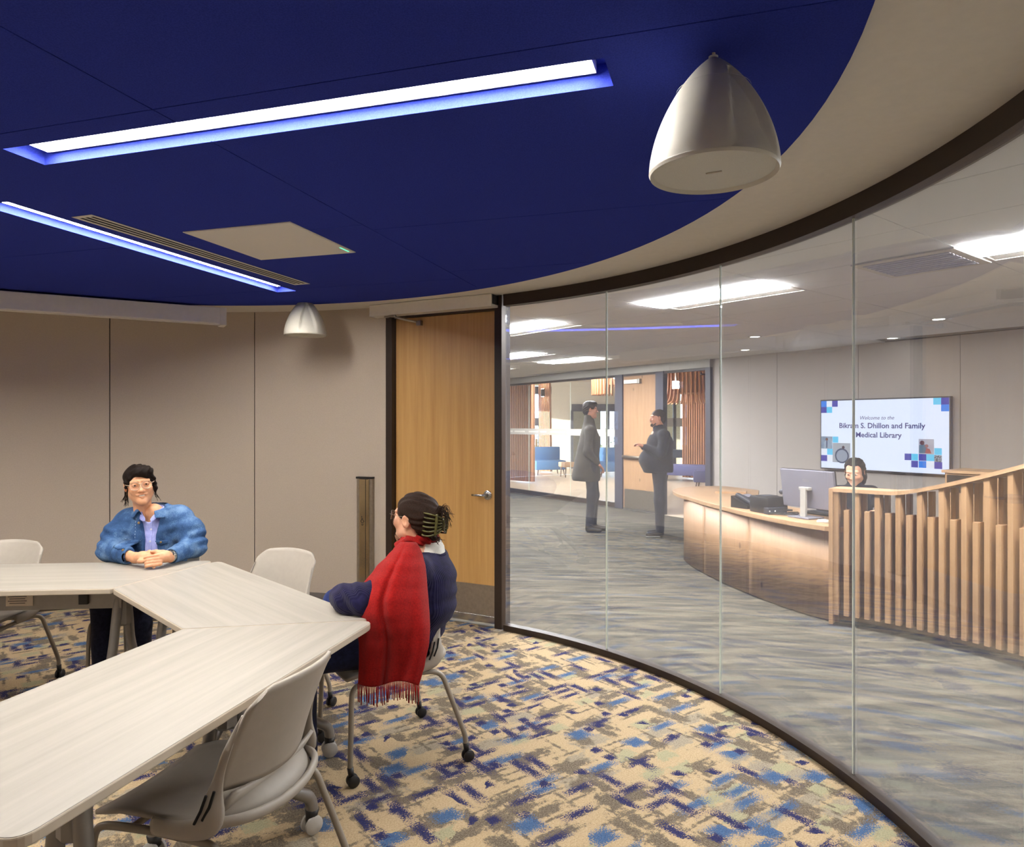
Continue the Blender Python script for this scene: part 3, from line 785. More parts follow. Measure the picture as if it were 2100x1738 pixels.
def troffer(a, b, lb):
    t = thing('troffer', lb, 'ceiling light', gp(a+.61, b+.305, ZL), GRZ, group='lobby ceiling troffers')
    fr = MB()
    for c, d in (((0, .297, .01), (1.21, .016, .022)), ((0, -.297, .01), (1.21, .016, .022)), ((.597, 0, .01), (.016, .61, .022)), ((-.597, 0, .01), (.016, .61, .022))): fr.box(c, d)
    fr.build('frame', M['white'], t)
    MB().add([(-.59,.06,.016),(.59,.06,.016),(.59,.29,.004),(-.59,.29,.004),(-.59,.06,.022),(.59,.06,.022),(.59,.29,.010),(-.59,.29,.010)], [(3,2,1,0),(4,5,6,7),(0,1,5,4),(2,3,7,6)]).build('reflector', M['white'], t)
    MB().box((0, -.115, -.001), (1.178, .345, .024)).build('lens', M['lenslobby'], t)
    MB().box((0, 0, .072), (1.2, .6, .012)).build('housing', M['white'], t)
    return t
tl = ['lobby ceiling light left of the first glass joint, nearest', 'long lobby ceiling light crossing the second glass joint', 'lobby ceiling light cut by the right edge of the photo',
      'lobby ceiling light close to the door frame, above the slatted hall wall', 'lobby ceiling light in front of the storefront header, left of the first glass joint', 'farthest lobby ceiling light seen at the door frame']
for (a, b), lb in zip(TL, tl): troffer(a, b, lb)
t = thing('ceiling_vent', 'square pale return air grille in the lobby ceiling near the screen', 'air vent', gp(vent[0]+.92, vent[1]+.305, ZL-.006), GRZ)
MB().box((0,0,0), (.60,.60,.010), bev=.002).build('frame', M['white'], t)
for k in range(9): MB().box((0, -.22+.055*k, -.007), (.50, .030, .005)).build('louvre', simple('vent_louvre', (196,196,204), .5) if k == 0 else bpy.data.materials['vent_louvre'], t)
zl = ZL-EYE
for (px, py), lb in zip(((1528,718),(1548,691),(1830,694),(1925,655)), ('upper-left pair, lower small round downlight over the desk', 'upper-left pair, higher small round downlight over the desk', 'small round downlight above the wall screen', 'small round downlight at far right above the wall screen')):
    Yd = FPX*(2.53-EYE)/(869-py)*1.0; p = at(px, py, FPX*zl/(869-py)); 
    if (p-S0).dot(SB) > -.12: p = p-SB*((p-S0).dot(SB)+.25)
    t = thing('downlight', lb, 'ceiling light', (p.x, p.y, ZL), 0, group='round lobby downlights')
    MB().lathe([(.052, -.001), (.075, -.006), (.078, .0)], 28, cap=False).build('trim_ring', M['white'], t, smooth=True)
    MB().lathe([(.001, -.002), (.054, -.002)], 28, cap=False).build('lens', emit('downlight_lens', (1,.95,.85), 14) if 'downlight_lens' not in bpy.data.materials else bpy.data.materials['downlight_lens'], t)

# far lobby wall with fabric panels and the wall screen
T0 = .46
wl = thing('wall_lobby', 'grey beige fabric wall behind the reception desk', 'wall', kind='structure')
tt = T0; k = 0
while tt < 9:
    w_ = 1.22
    c = sp(tt+w_/2, .02, 1.31); MB().box(c, (w_-.006, .03, 2.52), rz=SRZ).build('panel', M['lobbywall'], wl); tt += w_
MB().box(sp(4.7, .06, 1.31), (8.6, .05, 2.62), rz=SRZ).build('backing', M['darkgap'], wl)
MB().box(sp(4.7, -.004, .05), (8.5, .016, .10), rz=SRZ).build('baseboard', M['base'], wl)
# enclosing lobby walls out of view
for nm, a_, b_ in (('wall_lobby_left', sp(-9,0), sp(-9,-14)), ('wall_lobby_right', sp(9,0), sp(9,-14)), ('wall_lobby_near', sp(-9,-13.9), sp(16,-13.9))):
    d = b_-a_; c = (a_+b_)/2
    o = MB().box((c.x, c.y, 1.35), (d.length, .08, 2.7), rz=math.atan2(d.y, d.x)).build(nm, M['white'])
    tag(o, {'wall_lobby_left': 'plain lobby end wall beyond the maple door', 'wall_lobby_right': 'plain lobby side wall right of the desk', 'wall_lobby_near': 'plain lobby wall behind the meeting room'}[nm], 'wall', kind='structure')

# wall screen
tvL, tvR = 2.418, 4.05; tc = (tvL+tvR)/2; TW, TH = 1.64, .925
tv = thing('wall_screen', 'large wall-mounted screen showing a blue pixel welcome slide', 'screen', sp(tc, -.05, 1.405), SRZ)   # local: x right, y away, z up
MB().box((0, .0, 0), (TW, .055, TH), bev=.004).build('bezel', simple('screen_bezel', (40,40,52), .4), tv)
MB().box((0, .04, 0), (TW*.6, .05, TH*.6)).build('mount', M['black'], tv)
SWd, SH = TW-.030, TH-.034
EM = 1.45
def scr(name, rgb, s=EM): 
    c = lin(*rgb)[:3]; return emit(name, c, s)
MB().box((0, -.0285, 0), (SWd, .002, SH)).build('display', scr('screen_white', (222,230,252), 1.7), tv)
cols = {'n': scr('screen_navy', (66,62,168)), 'b': scr('screen_blue', (44,130,236)), 'c': scr('screen_cyan', (98,206,248)), 'w': scr('screen_pale', (240,244,255))}
ux, uz = SWd/20.4, SH/11.2
def sq(gx, gz, c, w=1, h=1):   # grid squares counted from top-left
    x = -SWd/2+(gx+w/2)*ux; z = SH/2-(gz+h/2)*uz
    MB().box((x, -.0300, z), (w*ux, .0012, h*uz)).build('slide_square', cols[c] if isinstance(c, str) else c, tv)
for g_ in ((0,0,'b'),(1,0,'w'),(2,0,'n'),(0,1,'n'),(1,1,'c'), (18.2,0,'c',1.1),(19.3,0,'n',1.1),(19.3,1,'b',1.1),
           (2.1,5.95,'c'),(0,8.0,'w'),(1.1,8.0,'c'),(0,9.1,'n',1.1),(1.1,9.1,'w'),
           (14.0,8.35,'n'),(15,8.35,'c'),(16.1,8.35,'n',1.1),(17.2,8.35,'c',1.15),(18.35,7.4,'c',1.05),
           (15,9.4,'n'),(16.1,9.4,'b',1.1),(17.2,9.4,'w',1.1),(18.35,9.45,'n',1.1)): sq(*g_)
# the small photographs on the slide: flat pictures
def picture(gx, gz, w, h, stops, name, scale):
    m, nt, b = newmat(name); nt.nodes.remove(b)
    n_ = noise(nt, coords(nt), scale, 3); e = N(nt, 'ShaderNodeEmission', Strength=.9)
    nt.links.new(ramp(nt, n_, [(p_, lin(*c_)) for p_, c_ in stops]), e.inputs['Color']); nt.links.new(e.outputs[0], nt.nodes['Material Output'].inputs[0])
    x = -SWd/2+(gx+w/2)*ux; z = SH/2-(gz+h/2)*uz
    return MB().box((x, -.0302, z), (w*ux, .0012, h*uz)).build('slide_photo', m, tv), x, z
def flat(parent, pts, rgb, nm, y=-.0312, off=(0,0), s=1):
    P_ = [(off[0]+p[0]*s*ux, y, off[1]+p[1]*s*uz) for p in pts]
    return mobj(nm, P_, [tuple(range(len(P_)))], scr('pic_%d_%d_%d' % rgb, rgb, .85) if 'pic_%d_%d_%d' % rgb not in bpy.data.materials else bpy.data.materials['pic_%d_%d_%d' % rgb], parent)
def disc(r, c=(0,0), n=14, sx=1): return [(c[0]+r*sx*math.cos(2*PI*i/n), c[1]+r*math.sin(2*PI*i/n)) for i in range(n)]
ph, x, z = picture(0, 5.95, 2.05, 2.05, [(.35,(150,176,206)),(.6,(206,222,240))], 'photo_clinic', 9)
flat(ph, [(-.6,-1),(.7,-1),(.5,.15),(.15,.35),(-.2,.35),(-.5,.1)], (196,214,236), 'coat', off=(x,z)); flat(ph, disc(.24,(0,.55)), (150,96,84), 'face', -.0314, (x,z)); flat(ph, [(-.08,-.9),(.1,-.9),(.12,.3),(-.08,.3)], (70,84,132), 'tie', -.0314, (x,z))
ph, x, z = picture(2.1, 7.0, 3.1, 3.2, [(.3,(200,204,214)),(.7,(222,226,236))], 'photo_gallery', 6)
flat(ph, disc(1.25,(.1,-.5)), (70,86,120), 'ring_dark', off=(x,z)); flat(ph, disc(1.0,(.1,-.5)), (190,200,220), 'ring_light', -.0314, (x,z)); flat(ph, disc(.26,(.35,.9),8), (84,50,60), 'statue', -.0316, (x,z))
ph, x, z = picture(16.1, 6.1, 2.2, 2.25, [(.3,(206,200,220)),(.7,(232,230,244))], 'photo_family', 8)
flat(ph, [(-1.05,-1),(.1,-1),(.2,0),(-.4,.4),(-1.0,.2)], (112,142,168), 'shirt', off=(x,z)); flat(ph, disc(.34,(-.6,.55)), (120,66,72), 'face', -.0314, (x,z)); flat(ph, disc(.26,(.05,.1)), (196,130,128), 'child', -.0316, (x,z)); flat(ph, [(-.2,-1),(.75,-1),(.5,-.35),(0,-.2)], (206,110,112), 'blanket', -.0315, (x,z))
picture(18.35, 8.45, 1.05, 1.0, [(.42,(60,70,84)),(.56,(190,196,210))], 'photo_team', 60)
tx = scr('screen_text', (72,70,160), .8)
FR = Matrix.Rotation(PI/2, 4, 'X')
def txt(b, size, x, z, shear=0, bold=0): return textobj('slide_text', b, size, Matrix.Translation((x, -.0312, z)) @ FR, tx, tv, shear=shear, bold=bold, extrude=.0003)
txt('Welcome to the', .066, -.05, .215, .25)
txt('Bikram S. Dhillon and Family', .094, -.005, .115, 0, .0016)
txt('Medical Library', .094, -.03, -.002, 0, .0016)

# ------------------------------------------------------------------ storefront between lobby and hall
sf = thing('window_2', 'dark framed glass storefront on the far side of the lobby', 'storefront', kind='structure')
HZ = 2.44
MB().box(sp(-4.2, .0, HZ+.075), (9.4, .12, .15), rz=SRZ).build('header', M['ltgrey'], sf)
MB().box(sp(-4.2, .0, HZ-.02), (9.4, .06, .04), rz=SRZ).build('head_rail', M['darkframe'], sf)
MB().box(sp(-5.3, .0, .045), (7.1, .06, .09), rz=SRZ).build('sill_rail', M['darkframe'], sf)
for t0, t1 in ((-1.74, -1.54), (-.70, -.52), (.40, .50)):
    MB().box(sp((t0+t1)/2, .0, HZ/2), (t1-t0, .10, HZ), rz=SRZ).build('post', simple('storefront_frame', (58,58,70), .5) if 'storefront_frame' not in bpy.data.materials else bpy.data.materials['storefront_frame'], sf)
pj = [-8.9, -7.2, -5.55, -3.75, -1.75]
# joints at photo columns 1085 and 1170
def tcol(px):
    k = (px-1050)/FPX; return (k*S0.y-S0.x)/(SE.x-k*SE.y)
pj = [-8.9, tcol(1037)-.4, tcol(1085), tcol(1170), -1.74]
for i in range(len(pj)-1):
    MB().box(sp((pj[i]+pj[i+1])/2, 0, (HZ-.04+.09)/2), (pj[i+1]-pj[i]-.008, .012, HZ-.13), rz=SRZ).build('glass_pane', M['clear'], sf)
for t0 in pj[1:-1]: MB().box(sp(t0, 0, HZ/2), (.006, .012, HZ-.13), rz=SRZ).build('joint_strip', M['joint'], sf)
def bandmat():
    m, nt, b = newmat('frosted_band'); b.inputs['Base Color'].default_value = lin(214,210,200); b.inputs['Roughness'].default_value = .6; b.inputs['Alpha'].default_value = .72; return m
MB().box(sp((pj[1]+pj[-1])/2, -.008, 1.375), (pj[-1]-pj[1]-.05, .002, .13), rz=SRZ).build('frosted_band', bandmat(), sf)
lt = simple('band_letter', (232,228,218), .6)
x0 = pj[1]+.2
bl = MB()
for i, w_ in enumerate((.34,.10,.42,.0,.36,.22,.0,.5,.18,.3,.0,.36,.24)):
    if w_: bl.box(sp(x0+w_/2, -.0095, 1.375), (w_, .001, .030), rz=SRZ)
    x0 += w_+.07
bl.build('band_lettering', lt, sf)
# pine door leaf, closed
dl = thing('door_2', 'knotty pine lobby door with push bar, steel kick plate and closer', 'door', sp(-1.535, -.0, 0), SRZ, kind='structure')
lw = .83
leaf = MB().box((lw/2, 0, 1.205), (lw, .045, 2.39), bev=.002).build('door_leaf', M['pine'], dl)
MB().box((lw/2, -.025, .20), (lw-.06, .003, .34)).build('kick_plate', M['steel'], leaf)
MB().box((lw/2, -.024, .015), (lw, .02, .03)).build('threshold', M['chrome'], dl)
pbz = MB().tube([(.03, -.07, .95), (lw-.03, -.07, .95)], .024, 12).build('push_bar', M['steel'], leaf, smooth=True)
for x in (.05, lw-.05): MB().box((x, -.045, .95), (.05, .05, .05)).build('push_bar_mount', M['steel'], pbz)
MB().box((.24, -.05, 2.30), (.34, .06, .07), bev=.006).build('closer', M['offwhite'], leaf)
MB().box((.44, -.05, 2.30), (.06, .065, .085), bev=.004).build('closer_end', M['greymetal'], leaf)
# open leaf, swung into the hall, seen nearly edge-on beside the post
d3 = thing('door_3', 'second pine lobby door standing open into the hall', 'door', sp(.40, .04, 0), SRZ+math.radians(90+6), kind='structure')
lf3 = MB().box((.42, .02, 1.205), (.84, .045, 2.39), bev=.002).build('door_leaf', M['pine'], d3)
MB().tube([(.05, -.05, .95), (.78, -.05, .95)], .022, 10).build('push_bar', M['steel'], lf3, smooth=True)
MB().tube([sp(.30, -.03, 2.36), sp(.1, .18, 2.36), sp(.36, .35, 2.34)], .012, 8).build('closer_arm', M['darkframe'], sf, smooth=True)
tag(MB().box(sp(-4.2, .03, 2.66), (9.6, .30, .16), rz=SRZ).build('trim_3', M['lobbyceil']), 'pale bulkhead above the storefront', 'trim', kind='structure')

# ------------------------------------------------------------------ hall beyond
HC = 3.0
o = MB().prism(poly([sp(-14,.05), sp(9,.05), sp(9,17), sp(-14,17)]), HC, HC+.1).build('ceiling_hall', simple('hall_ceiling', (214,200,180), .8))
tag(o, 'warm white ceiling of the hall beyond the storefront', 'ceiling', kind='structure')
o = MB().box(sp(-2.5, .03, (HC+2.58)/2+.1), (23, .2, HC-2.58+.2), rz=SRZ).build('wall_hall_front', M['ltgrey'])
tag(o, 'wall strip above the storefront on the hall side', 'wall', kind='structure')
o = MB().box(sp(9, 8.5, 1.5), (17, .1, 3.2), rz=SRZ+PI/2).build('wall_hall_right', M['lobbywall']); tag(o, 'plain hall end wall', 'wall', kind='structure')
def slatwall(name, label, a, b, z0, z1, n, mat=None, depth=.07, lean=0.0, group=None, wfrac=.58, topscale=1.0):
    """vertical slats on a backing between plan points a and b"""
    t = thing(name, label, 'slat screen', (a.x, a.y, 0), math.atan2((b-a).y, (b-a).x), group=group)
    L = (b-a).length; st_ = L/n
    MB().add([(0, .03, z0), (L, .03, z0), (L+lean, .03, z1), (lean, .03, z1), (0, .06, z0), (L, .06, z0), (L+lean, .06, z1), (lean, .06, z1)], [(0,1,2,3),(5,4,7,6),(0,4,5,1),(3,2,6,7),(1,5,6,2),(4,0,3,7)]).build('backing', M['slatdark'], t)
    w_ = st_*wfrac
    base = None
    for i in range(n):
        if base is None:
            base = MB().add([(0, -depth, z0), (w_, -depth, z0), (w_+lean, -depth, z1), (lean, -depth, z1), (0, .03, z0), (w_, .03, z0), (w_+lean, .03, z1), (lean, .03, z1)], [(0,1,2,3),(5,4,7,6),(0,4,5,1),(3,2,6,7),(1,5,6,2),(4,0,3,7)]).build('slat', mat or M['cedar'], t); o_ = base
        else: o_ = base.copy(); COL.objects.link(o_)
        o_.location = (st_*(i+.2), 0, 0)
    return t
slatwall('slat_partition', 'tall cedar slat partition in the hall beside the maple door', at(1000, 0, 19.6).xy.to_3d(), at(1094, 0, 18.4).xy.to_3d(), .03, HC, 26)
slatwall('slat_column', 'slim leaning cedar slat column between hall windows', at(1108, 0, 22.5).xy.to_3d(), at(1131, 0, 22.3).xy.to_3d(), .03, HC, 8, lean=-.05)
slatwall('slat_column', 'broad cedar slat column seen through the open lobby door', at(1401, 0, 20.0).xy.to_3d(), at(1462, 0, 19.3).xy.to_3d(), .03, HC, 13)
# back wall of the hall: white wall with window openings left and right
HB = 24.5
def hw(px, dz=0): return at(px, 0, HB).x
def hbox(nm, x0, x1, z0, z1, mat, parent, dy=0, th=.12): return MB().box(((x0+x1)/2, HB+dy, (z0+z1)/2), (x1-x0, th, z1-z0)).build(nm, mat, parent)
M['hallwhite'] = simple('hall_white_plaster', (232,222,200), .85, var=.04, nscale=14)
M['concretewall'] = simple('board_concrete', (150,146,132), .85, var=.22, nscale=24, bstr=.4, bscale=60)
bw = thing('wall_hall_back', 'white back wall of the hall with tall windows', 'wall', kind='structure')
hbox('plaster', hw(1130), hw(1174), 0, HC+.1, M['hallwhite'], bw)
hbox('plaster', hw(1174), hw(1300), 2.15, HC+.1, M['hallwhite'], bw)
hbox('plaster', hw(1440), hw(2200), 0, HC+.1, M['hallwhite'], bw)
hbox('plaster', hw(300), hw(1060), 0, HC+.1, M['hallwhite'], bw)
hbox('lintel', hw(1172), hw(1275), 1.97, 2.22, simple('dark_beam', (62,64,72), .6), bw, -.1)
hbox('rail', hw(1172), hw(1275), 1.19, 1.24, bpy.data.materials['dark_beam'], bw, -.1)
for px in (1172, 1210, 1246, 1262): hbox('mullion', hw(px)-.05, hw(px)+.05, 0, 2.0, bpy.data.materials['dark_beam'], bw, -.1)
for px in (1093, 1107, 1364, 1383): hbox('mullion', hw(px)-.05, hw(px)+.05, 0, HC+.1, bpy.data.materials['dark_beam'], bw)
for z in (1.62, 2.72): hbox('transom', hw(1094), hw(1131), z-.15, z+.12, bpy.data.materials['dark_beam'], bw)
for z in (1.60,): hbox('transom', hw(1364), hw(1404), z-.16, z+.14, M['ltgrey'], bw)
for a_, b_ in ((1094,1130),(1174,1275),(1366,1440)): hbox('glass_pane', hw(a_), hw(b_), .1, HC, M['clear'], bw, .05, .012)
# board-marked concrete walls outside the windows and greenery
oc = hbox('garden_wall', hw(1174), hw(1250), -.2, 2.6, M['concretewall'], None, 2.6, .3); tag(oc, 'board-marked grey wall outside the hall windows', 'wall', kind='structure')
oc = hbox('garden_wall', hw(1366), hw(1430), -.2, 3.4, simple('pale_board_wall', (206,204,184), .85, var=.2, nscale=20), None, 2.6, .3); tag(oc, 'pale textured wall outside the window seen through the open lobby door', 'wall', kind='structure')
oc = MB().box((2, 40, -.2), (90, 31, .1)).build('ground', simple('garden_ground', (150,150,110), .9, var=.2)); tag(oc, 'sunlit ground outside the hall windows', 'ground', kind='structure')
def bush(loc, r, lb):
    t = thing('shrub', lb, 'shrub', loc)
    rn = random.Random(int(loc[0]*10)); b = MB()
    for i in range(260):
        u = rn.random()*2*PI; v = rn.random()**.5; z = rn.random()
        p = Vector((math.cos(u)*v*r, math.sin(u)*v*r, z*r*1.6)); q = Vector((rn.random()-.5, rn.random()-.5, rn.random()-.3)).normalized(); s = Vector((-q.y, q.x, .2)).normalized()
        l_ = .12; b.add([p, p+q*l_*.5+s*l_*.25, p+q*l_, p+q*l_*.5-s*l_*.25], [(0,1,2,3)])
    tag(b.build('foliage', simple('shrub_leaf', (108,124,62), .7, var=.3, nscale=5) if 'shrub_leaf' not in bpy.data.materials else bpy.data.materials['shrub_leaf'], t), kind='stuff')
    MB().tube([(0,0,-.1),(0,0,r)], .05, 8).build('stem', M['slatdark'], t)
bush((at(1100,0,30).x, 30, -.1), 1.0, 'green shrub outside the narrow hall window')
bush((at(1266,0,31).x, 31, -.1), .9, 'green shrub outside the hall glazing by the pine door')

# hall furniture
M['bluevinyl'] = simple('blue_vinyl', (62,110,160), .5, var=.04); M['lilac'] = simple('slate_blue_vinyl', (92,98,150), .5, var=.04)
M['walnut'] = simple('walnut_leg', (84,62,50), .5)
def sofa(loc, rz, w_, d_, lb, mat, back=True, hseat=.44, group='blue lounge seats in the hall'):
    t = thing('lounge_seat', lb, 'sofa', loc, rz, group=group)
    MB().box((0, 0, (hseat+.16)/2), (w_, d_, hseat-.16), bev=.03).build('seat', mat, t, **SM)
    if back: MB().box((0, d_/2-.07, .62), (w_, .14, .44), bev=.03).build('backrest', mat, t, **SM)
    for x in (-1, 1):
        for y in (-1, 1): MB().tube([(x*(w_/2-.08), y*(d_/2-.08), .17), (x*(w_/2-.05), y*(d_/2-.05), .0)], [.022, .014], 8).build('leg', M['walnut'], t)
    return t
p = at(1117, 962, 22.6); sofa((p.x+.05, 21.6, -.01), .25, .95, .75, 'blue high-backed lounge seat beside the slat partition', M['bluevinyl'])
p = at(1258, 962, 21.0); sofa((p.x+.15, 20.8, -.01), -.1, 1.2, .75, 'blue lounge seat behind the standing man in the long coat', M['bluevinyl'])
p = at(1420, 985, 18.8); sofa((p.x+.2, 19.0, -.01), -.45, 1.9, .62, 'long low slate blue bench through the open lobby door', M['lilac'], back=False)
p = at(1447, 1000, 16.8); sofa((p.x+.05, 16.9, -.01), -.4, .55, .55, 'slate blue cube seat through the open lobby door', M['lilac'], back=False)
def sidetable(loc, lb, w_=.5):
    t = thing('side_table', lb, 'table', loc, .3, group='small wooden tables in the hall')
    MB().box((0, 0, .36), (w_, .5, .14), bev=.02).build('table_top', M['oaktop'], t, **SM)
    for x in (-1, 1):
        for y in (-1, 1): MB().tube([(x*(w_/2-.07), y*.18, .30), (x*(w_/2-.05), y*.2, .0)], [.022, .016], 8).build('leg', M['walnut'], t)
sidetable((at(1165, 0, 20.6).x, 20.6, -.01), 'small wooden stool table between the two blue lounge seats', .42)
t = thing('side_table', 'dark side table by the window through the open lobby door', 'table', (at(1388,0,22).x, 22, -.01), 0)
MB().box((0,0,.62), (.55,.45,.24)).build('cabinet', simple('teal_cabinet', (84,100,116), .6), t)
for x in (-1,1):
    for y in (-1,1): MB().tube([(x*.24,y*.18,.52),(x*.25,y*.19,0)], .015, 8).build('leg', M['walnut'], t)
# slatted pendant drums under the hall ceiling
def drum(loc, r, z0, z1, n, lb, flare=0):
    t = thing('slat_pendant', lb, 'ceiling feature', (loc[0], loc[1], 0), 0, group='round slatted ceiling features')
    MB().lathe([(r-.05, z0+.25), (r-.05, z1)], 40).build('core', M['slatdark'], t, smooth=True, angle=.6)
    base = None
    for i in range(n):
        if base is None:
            pts = smoothpath([(r, 0, z1), (r, 0, (z0+z1)/2), (r+flare*.35, 0, z0+.12), (r+flare, 0, z0)], 4)
            vs = []; 
            for q in pts:
                for dx, dy in ((-.05,-.016),(.03,-.016),(.03,.016),(-.05,.016)): vs.append((q.x+dx, dy, q.z))
            fs = []
            for a_ in range(len(pts)-1):
                for k in range(4): fs.append((a_*4+k, a_*4+(k+1)%4, a_*4+4+(k+1)%4, a_*4+4+k))
            fs += [(0,1,2,3), tuple(len(vs)-4+k for k in (3,2,1,0))]
            base = MB().add(vs, fs).build('slat', M['cedar'], t); o_ = base
        else: o_ = base.copy(); COL.objects.link(o_)
        o_.rotation_euler = (0, 0, 2*PI*i/n)
    return t
drum((at(1262,0,19).x, 19, 0), .62, 2.32, HC, 40, 'round slatted ceiling drum left of the pine door')
drum((at(1412,0,17.6).x, 17.6, 0), .62, 2.05, HC, 40, 'flared slatted ceiling feature through the open lobby door', .16)
t = thing('hall_light', 'small bright rectangular light through the open lobby door', 'ceiling light', (at(1386,0,16.6).x, 16.6, 2.46), 0)
MB().box((0,0,0), (.14,.04,.16)).build('lens', M['lenslobby'], t); MB().box((0,.03,0), (.16,.02,.18)).build('frame', M['white'], t); MB().tube([(0,.03,.08),(0,.03,HC-2.46)], .01, 6).build('rod', M['white'], t)
t = thing('wall_sconce', 'small up and down wall light on the leaning slat column', 'wall light', (at(1113,0,22.2).x, 22.2, 2.52), 0)
MB().lathe([(.06,-.12),(.06,.12)], 16).build('case', M['darkframe'], t, **SM)
for z in (-.122, .122): MB().lathe([(.045, 0), (.045, .002)], 16, Matrix.Translation((0,0,z))).build('lens', M['lenslobby'], t)
for i, px in enumerate((1180, 1230, 1330)):  # light strips added to brighten the hall and its back wall
    t = thing('hall_fill_light', ('added fill light strip in the hall by the top of the storefront glass', 'added fill light strip in the hall left of the lobby post', 'added fill light in the hall hidden behind the pine door')[i], 'ceiling light', (at(px,0,18).x, 17.5+.6*i, HC-.02), SRZ)
    MB().box((0,0,0), (1.6,.16,.02)).build('lens', M['lenslobby'], t); MB().box((0,0,.01), (1.64,.2,.02)).build('frame', M['white'], t)
# ------------------------------------------------------------------ reception desk
top_out = [(1.935,7.75),(1.90,8.1),(1.95,8.55),(2.15,8.9),(2.45,9.07),(2.75,9.05),(2.98,8.5),(2.65,7.6),(2.7,6.8),(2.9,6.15),(3.06,5.74),(2.62,5.42),(2.45,5.52),(2.29,5.84),(2.15,6.3),(2.045,6.85),(1.975,7.3)]
dk = thing('reception_desk', 'low rounded oak reception counter with knotty pine front', 'desk', (0,0,0))
tp = smoothpath([(*p, 0) for p in top_out[:6]], 6)
pts = [(p.x, p.y) for p in tp]+top_out[6:12]+[(p.x, p.y) for p in smoothpath([(*p, 0) for p in top_out[12:]]+[(1.935,7.75,0)], 5)][:-1]
bevel(MB().prism(pts[::-1], .705, .745).build('counter_top', M['oaktop'], dk), .004)
fr = smoothpath([(1.985,8.02,0),(1.98,7.72,0),(2.02,7.3,0),(2.10,6.8,0),(2.22,6.3,0),(2.37,5.86,0),(2.56,5.50,0)], 8)
def frontpanel(seg, z0, z1, nm, mat):
    P_ = [[(p.x, p.y, z) for z in (z0, z1)] for p in seg]; o_ = MB().grid(P_).build(nm, mat, dk, smooth=True); solidify(o_, .03, -1); return o_
for a_, b_ in ((0, 16), (16, 30), (30, len(fr)-1)):
    seg = fr[a_:b_+1]; frontpanel(seg, .0, .705, 'front_panel', M['pine'])
e_ = [Vector((1.985,8.02,0)), Vector((2.12,8.42,0)), Vector((2.4,8.66,0))]
frontpanel(smoothpath(e_, 6), .0, .705, 'end_panel', M['pine'])
MB().box((2.83, 8.3, .36), (.04, .9, .70), rz=.45).build('inner_panel', M['slatdark'], dk)
MB().box((2.55, 8.2, .757), (.34, .26, .024), rz=-.35).build('raised_shelf', M['oaktop'], dk)

# slatted desk screen with sweeping rail
ss = thing('slat_screen', 'slatted oak desk screen with a rail that sweeps upward', 'slat screen', (0,0,0))
path = smoothpath([(2.50,5.47,0),(2.74,5.27,0),(3.00,4.95,0),(3.22,4.57,0),(3.37,4.15,0),(3.46,3.7,0)], 30)
cum = [0]
for i in range(1, len(path)): cum.append(cum[-1]+(path[i]-path[i-1]).length)
def along(s):
    s = max(0, min(cum[-1]-1e-6, s))
    i = max(j for j in range(len(cum)) if cum[j] <= s); i = min(i, len(path)-2)
    f = (s-cum[i])/(cum[i+1]-cum[i]); d = (path[i+1]-path[i]).normalized(); return path[i].lerp(path[i+1], f), d
def railz(s): 
    x = max(0, s-.38); return 1.050+.30*x*x/(x+.25)*1.15
LS = cum[-1]; step = .0735; ns = int(LS/step)
rows = []
for i in range(61):
    s = LS*i/60; p, d = along(s); n_ = Vector((-d.y, d.x, 0)); z = railz(s)
    rows.append([p-n_*.045+Vector((0,0,z-.028)), p-n_*.045+Vector((0,0,z)), p+n_*.17+Vector((0,0,z)), p+n_*.17+Vector((0,0,z-.028)), p-n_*.045+Vector((0,0,z-.028))])
MB().grid(rows).build('rail', M['oaktop'], ss, smooth=True, angle=.6)
P_ = [[along(LS*i/60)[0]+Vector((-along(LS*i/60)[1].y, along(LS*i/60)[1].x, 0))*.075+Vector((0,0,z)) for z in (.02, .88)] for i in range(61)]
solidify(MB().grid(P_).build('back_panel', M['slat'], ss, smooth=True), .02, 0)
for i in range(ns+1):
    s = .02+i*step
    if s > LS-.01: break
    p, d = along(s); full = (i % 2 == 0)
    z1 = railz(s)-.028 if full else .885
    MB().box((p.x-d.y*.012, p.y+d.x*.012, (.075+z1)/2), (.034, .09, z1-.075), rz=math.atan2(d.y, d.x)).build('slat', M['slat'], ss)
    if full:
        q = p+Vector((-d.y, d.x, 0))*.10
        MB().box((q.x+d.x*.03, q.y+d.y*.03, (.88+z1)/2), (.030, .05, z1-.88), rz=math.atan2(d.y, d.x)).build('rear_slat', M['slat'], ss)
p, d = along(0.0); MB().box((p.x-d.y*.06-d.x*.012, p.y+d.x*.06-d.y*.012, .525), (.028, .22, 1.045), rz=math.atan2(d.y, d.x)).build('end_post', M['slat'], ss)
# taller wooden cabinet behind the screen end
t = thing('back_cabinet', 'oak cabinet showing above the sweeping rail at far right', 'cabinet', (at(2020,0,6.4).x, 6.4, 0), SRZ)
MB().box((0,0,.55), (.5,.4,1.1), bev=.004).build('body', M['slat'], t); MB().box((0,0,1.11), (.54,.44,.025)).build('cabinet_top', M['oaktop'], t); MB().box((-.08,-.203,1.0), (.30,.004,.16)).build('recess', M['darkgap'], t)

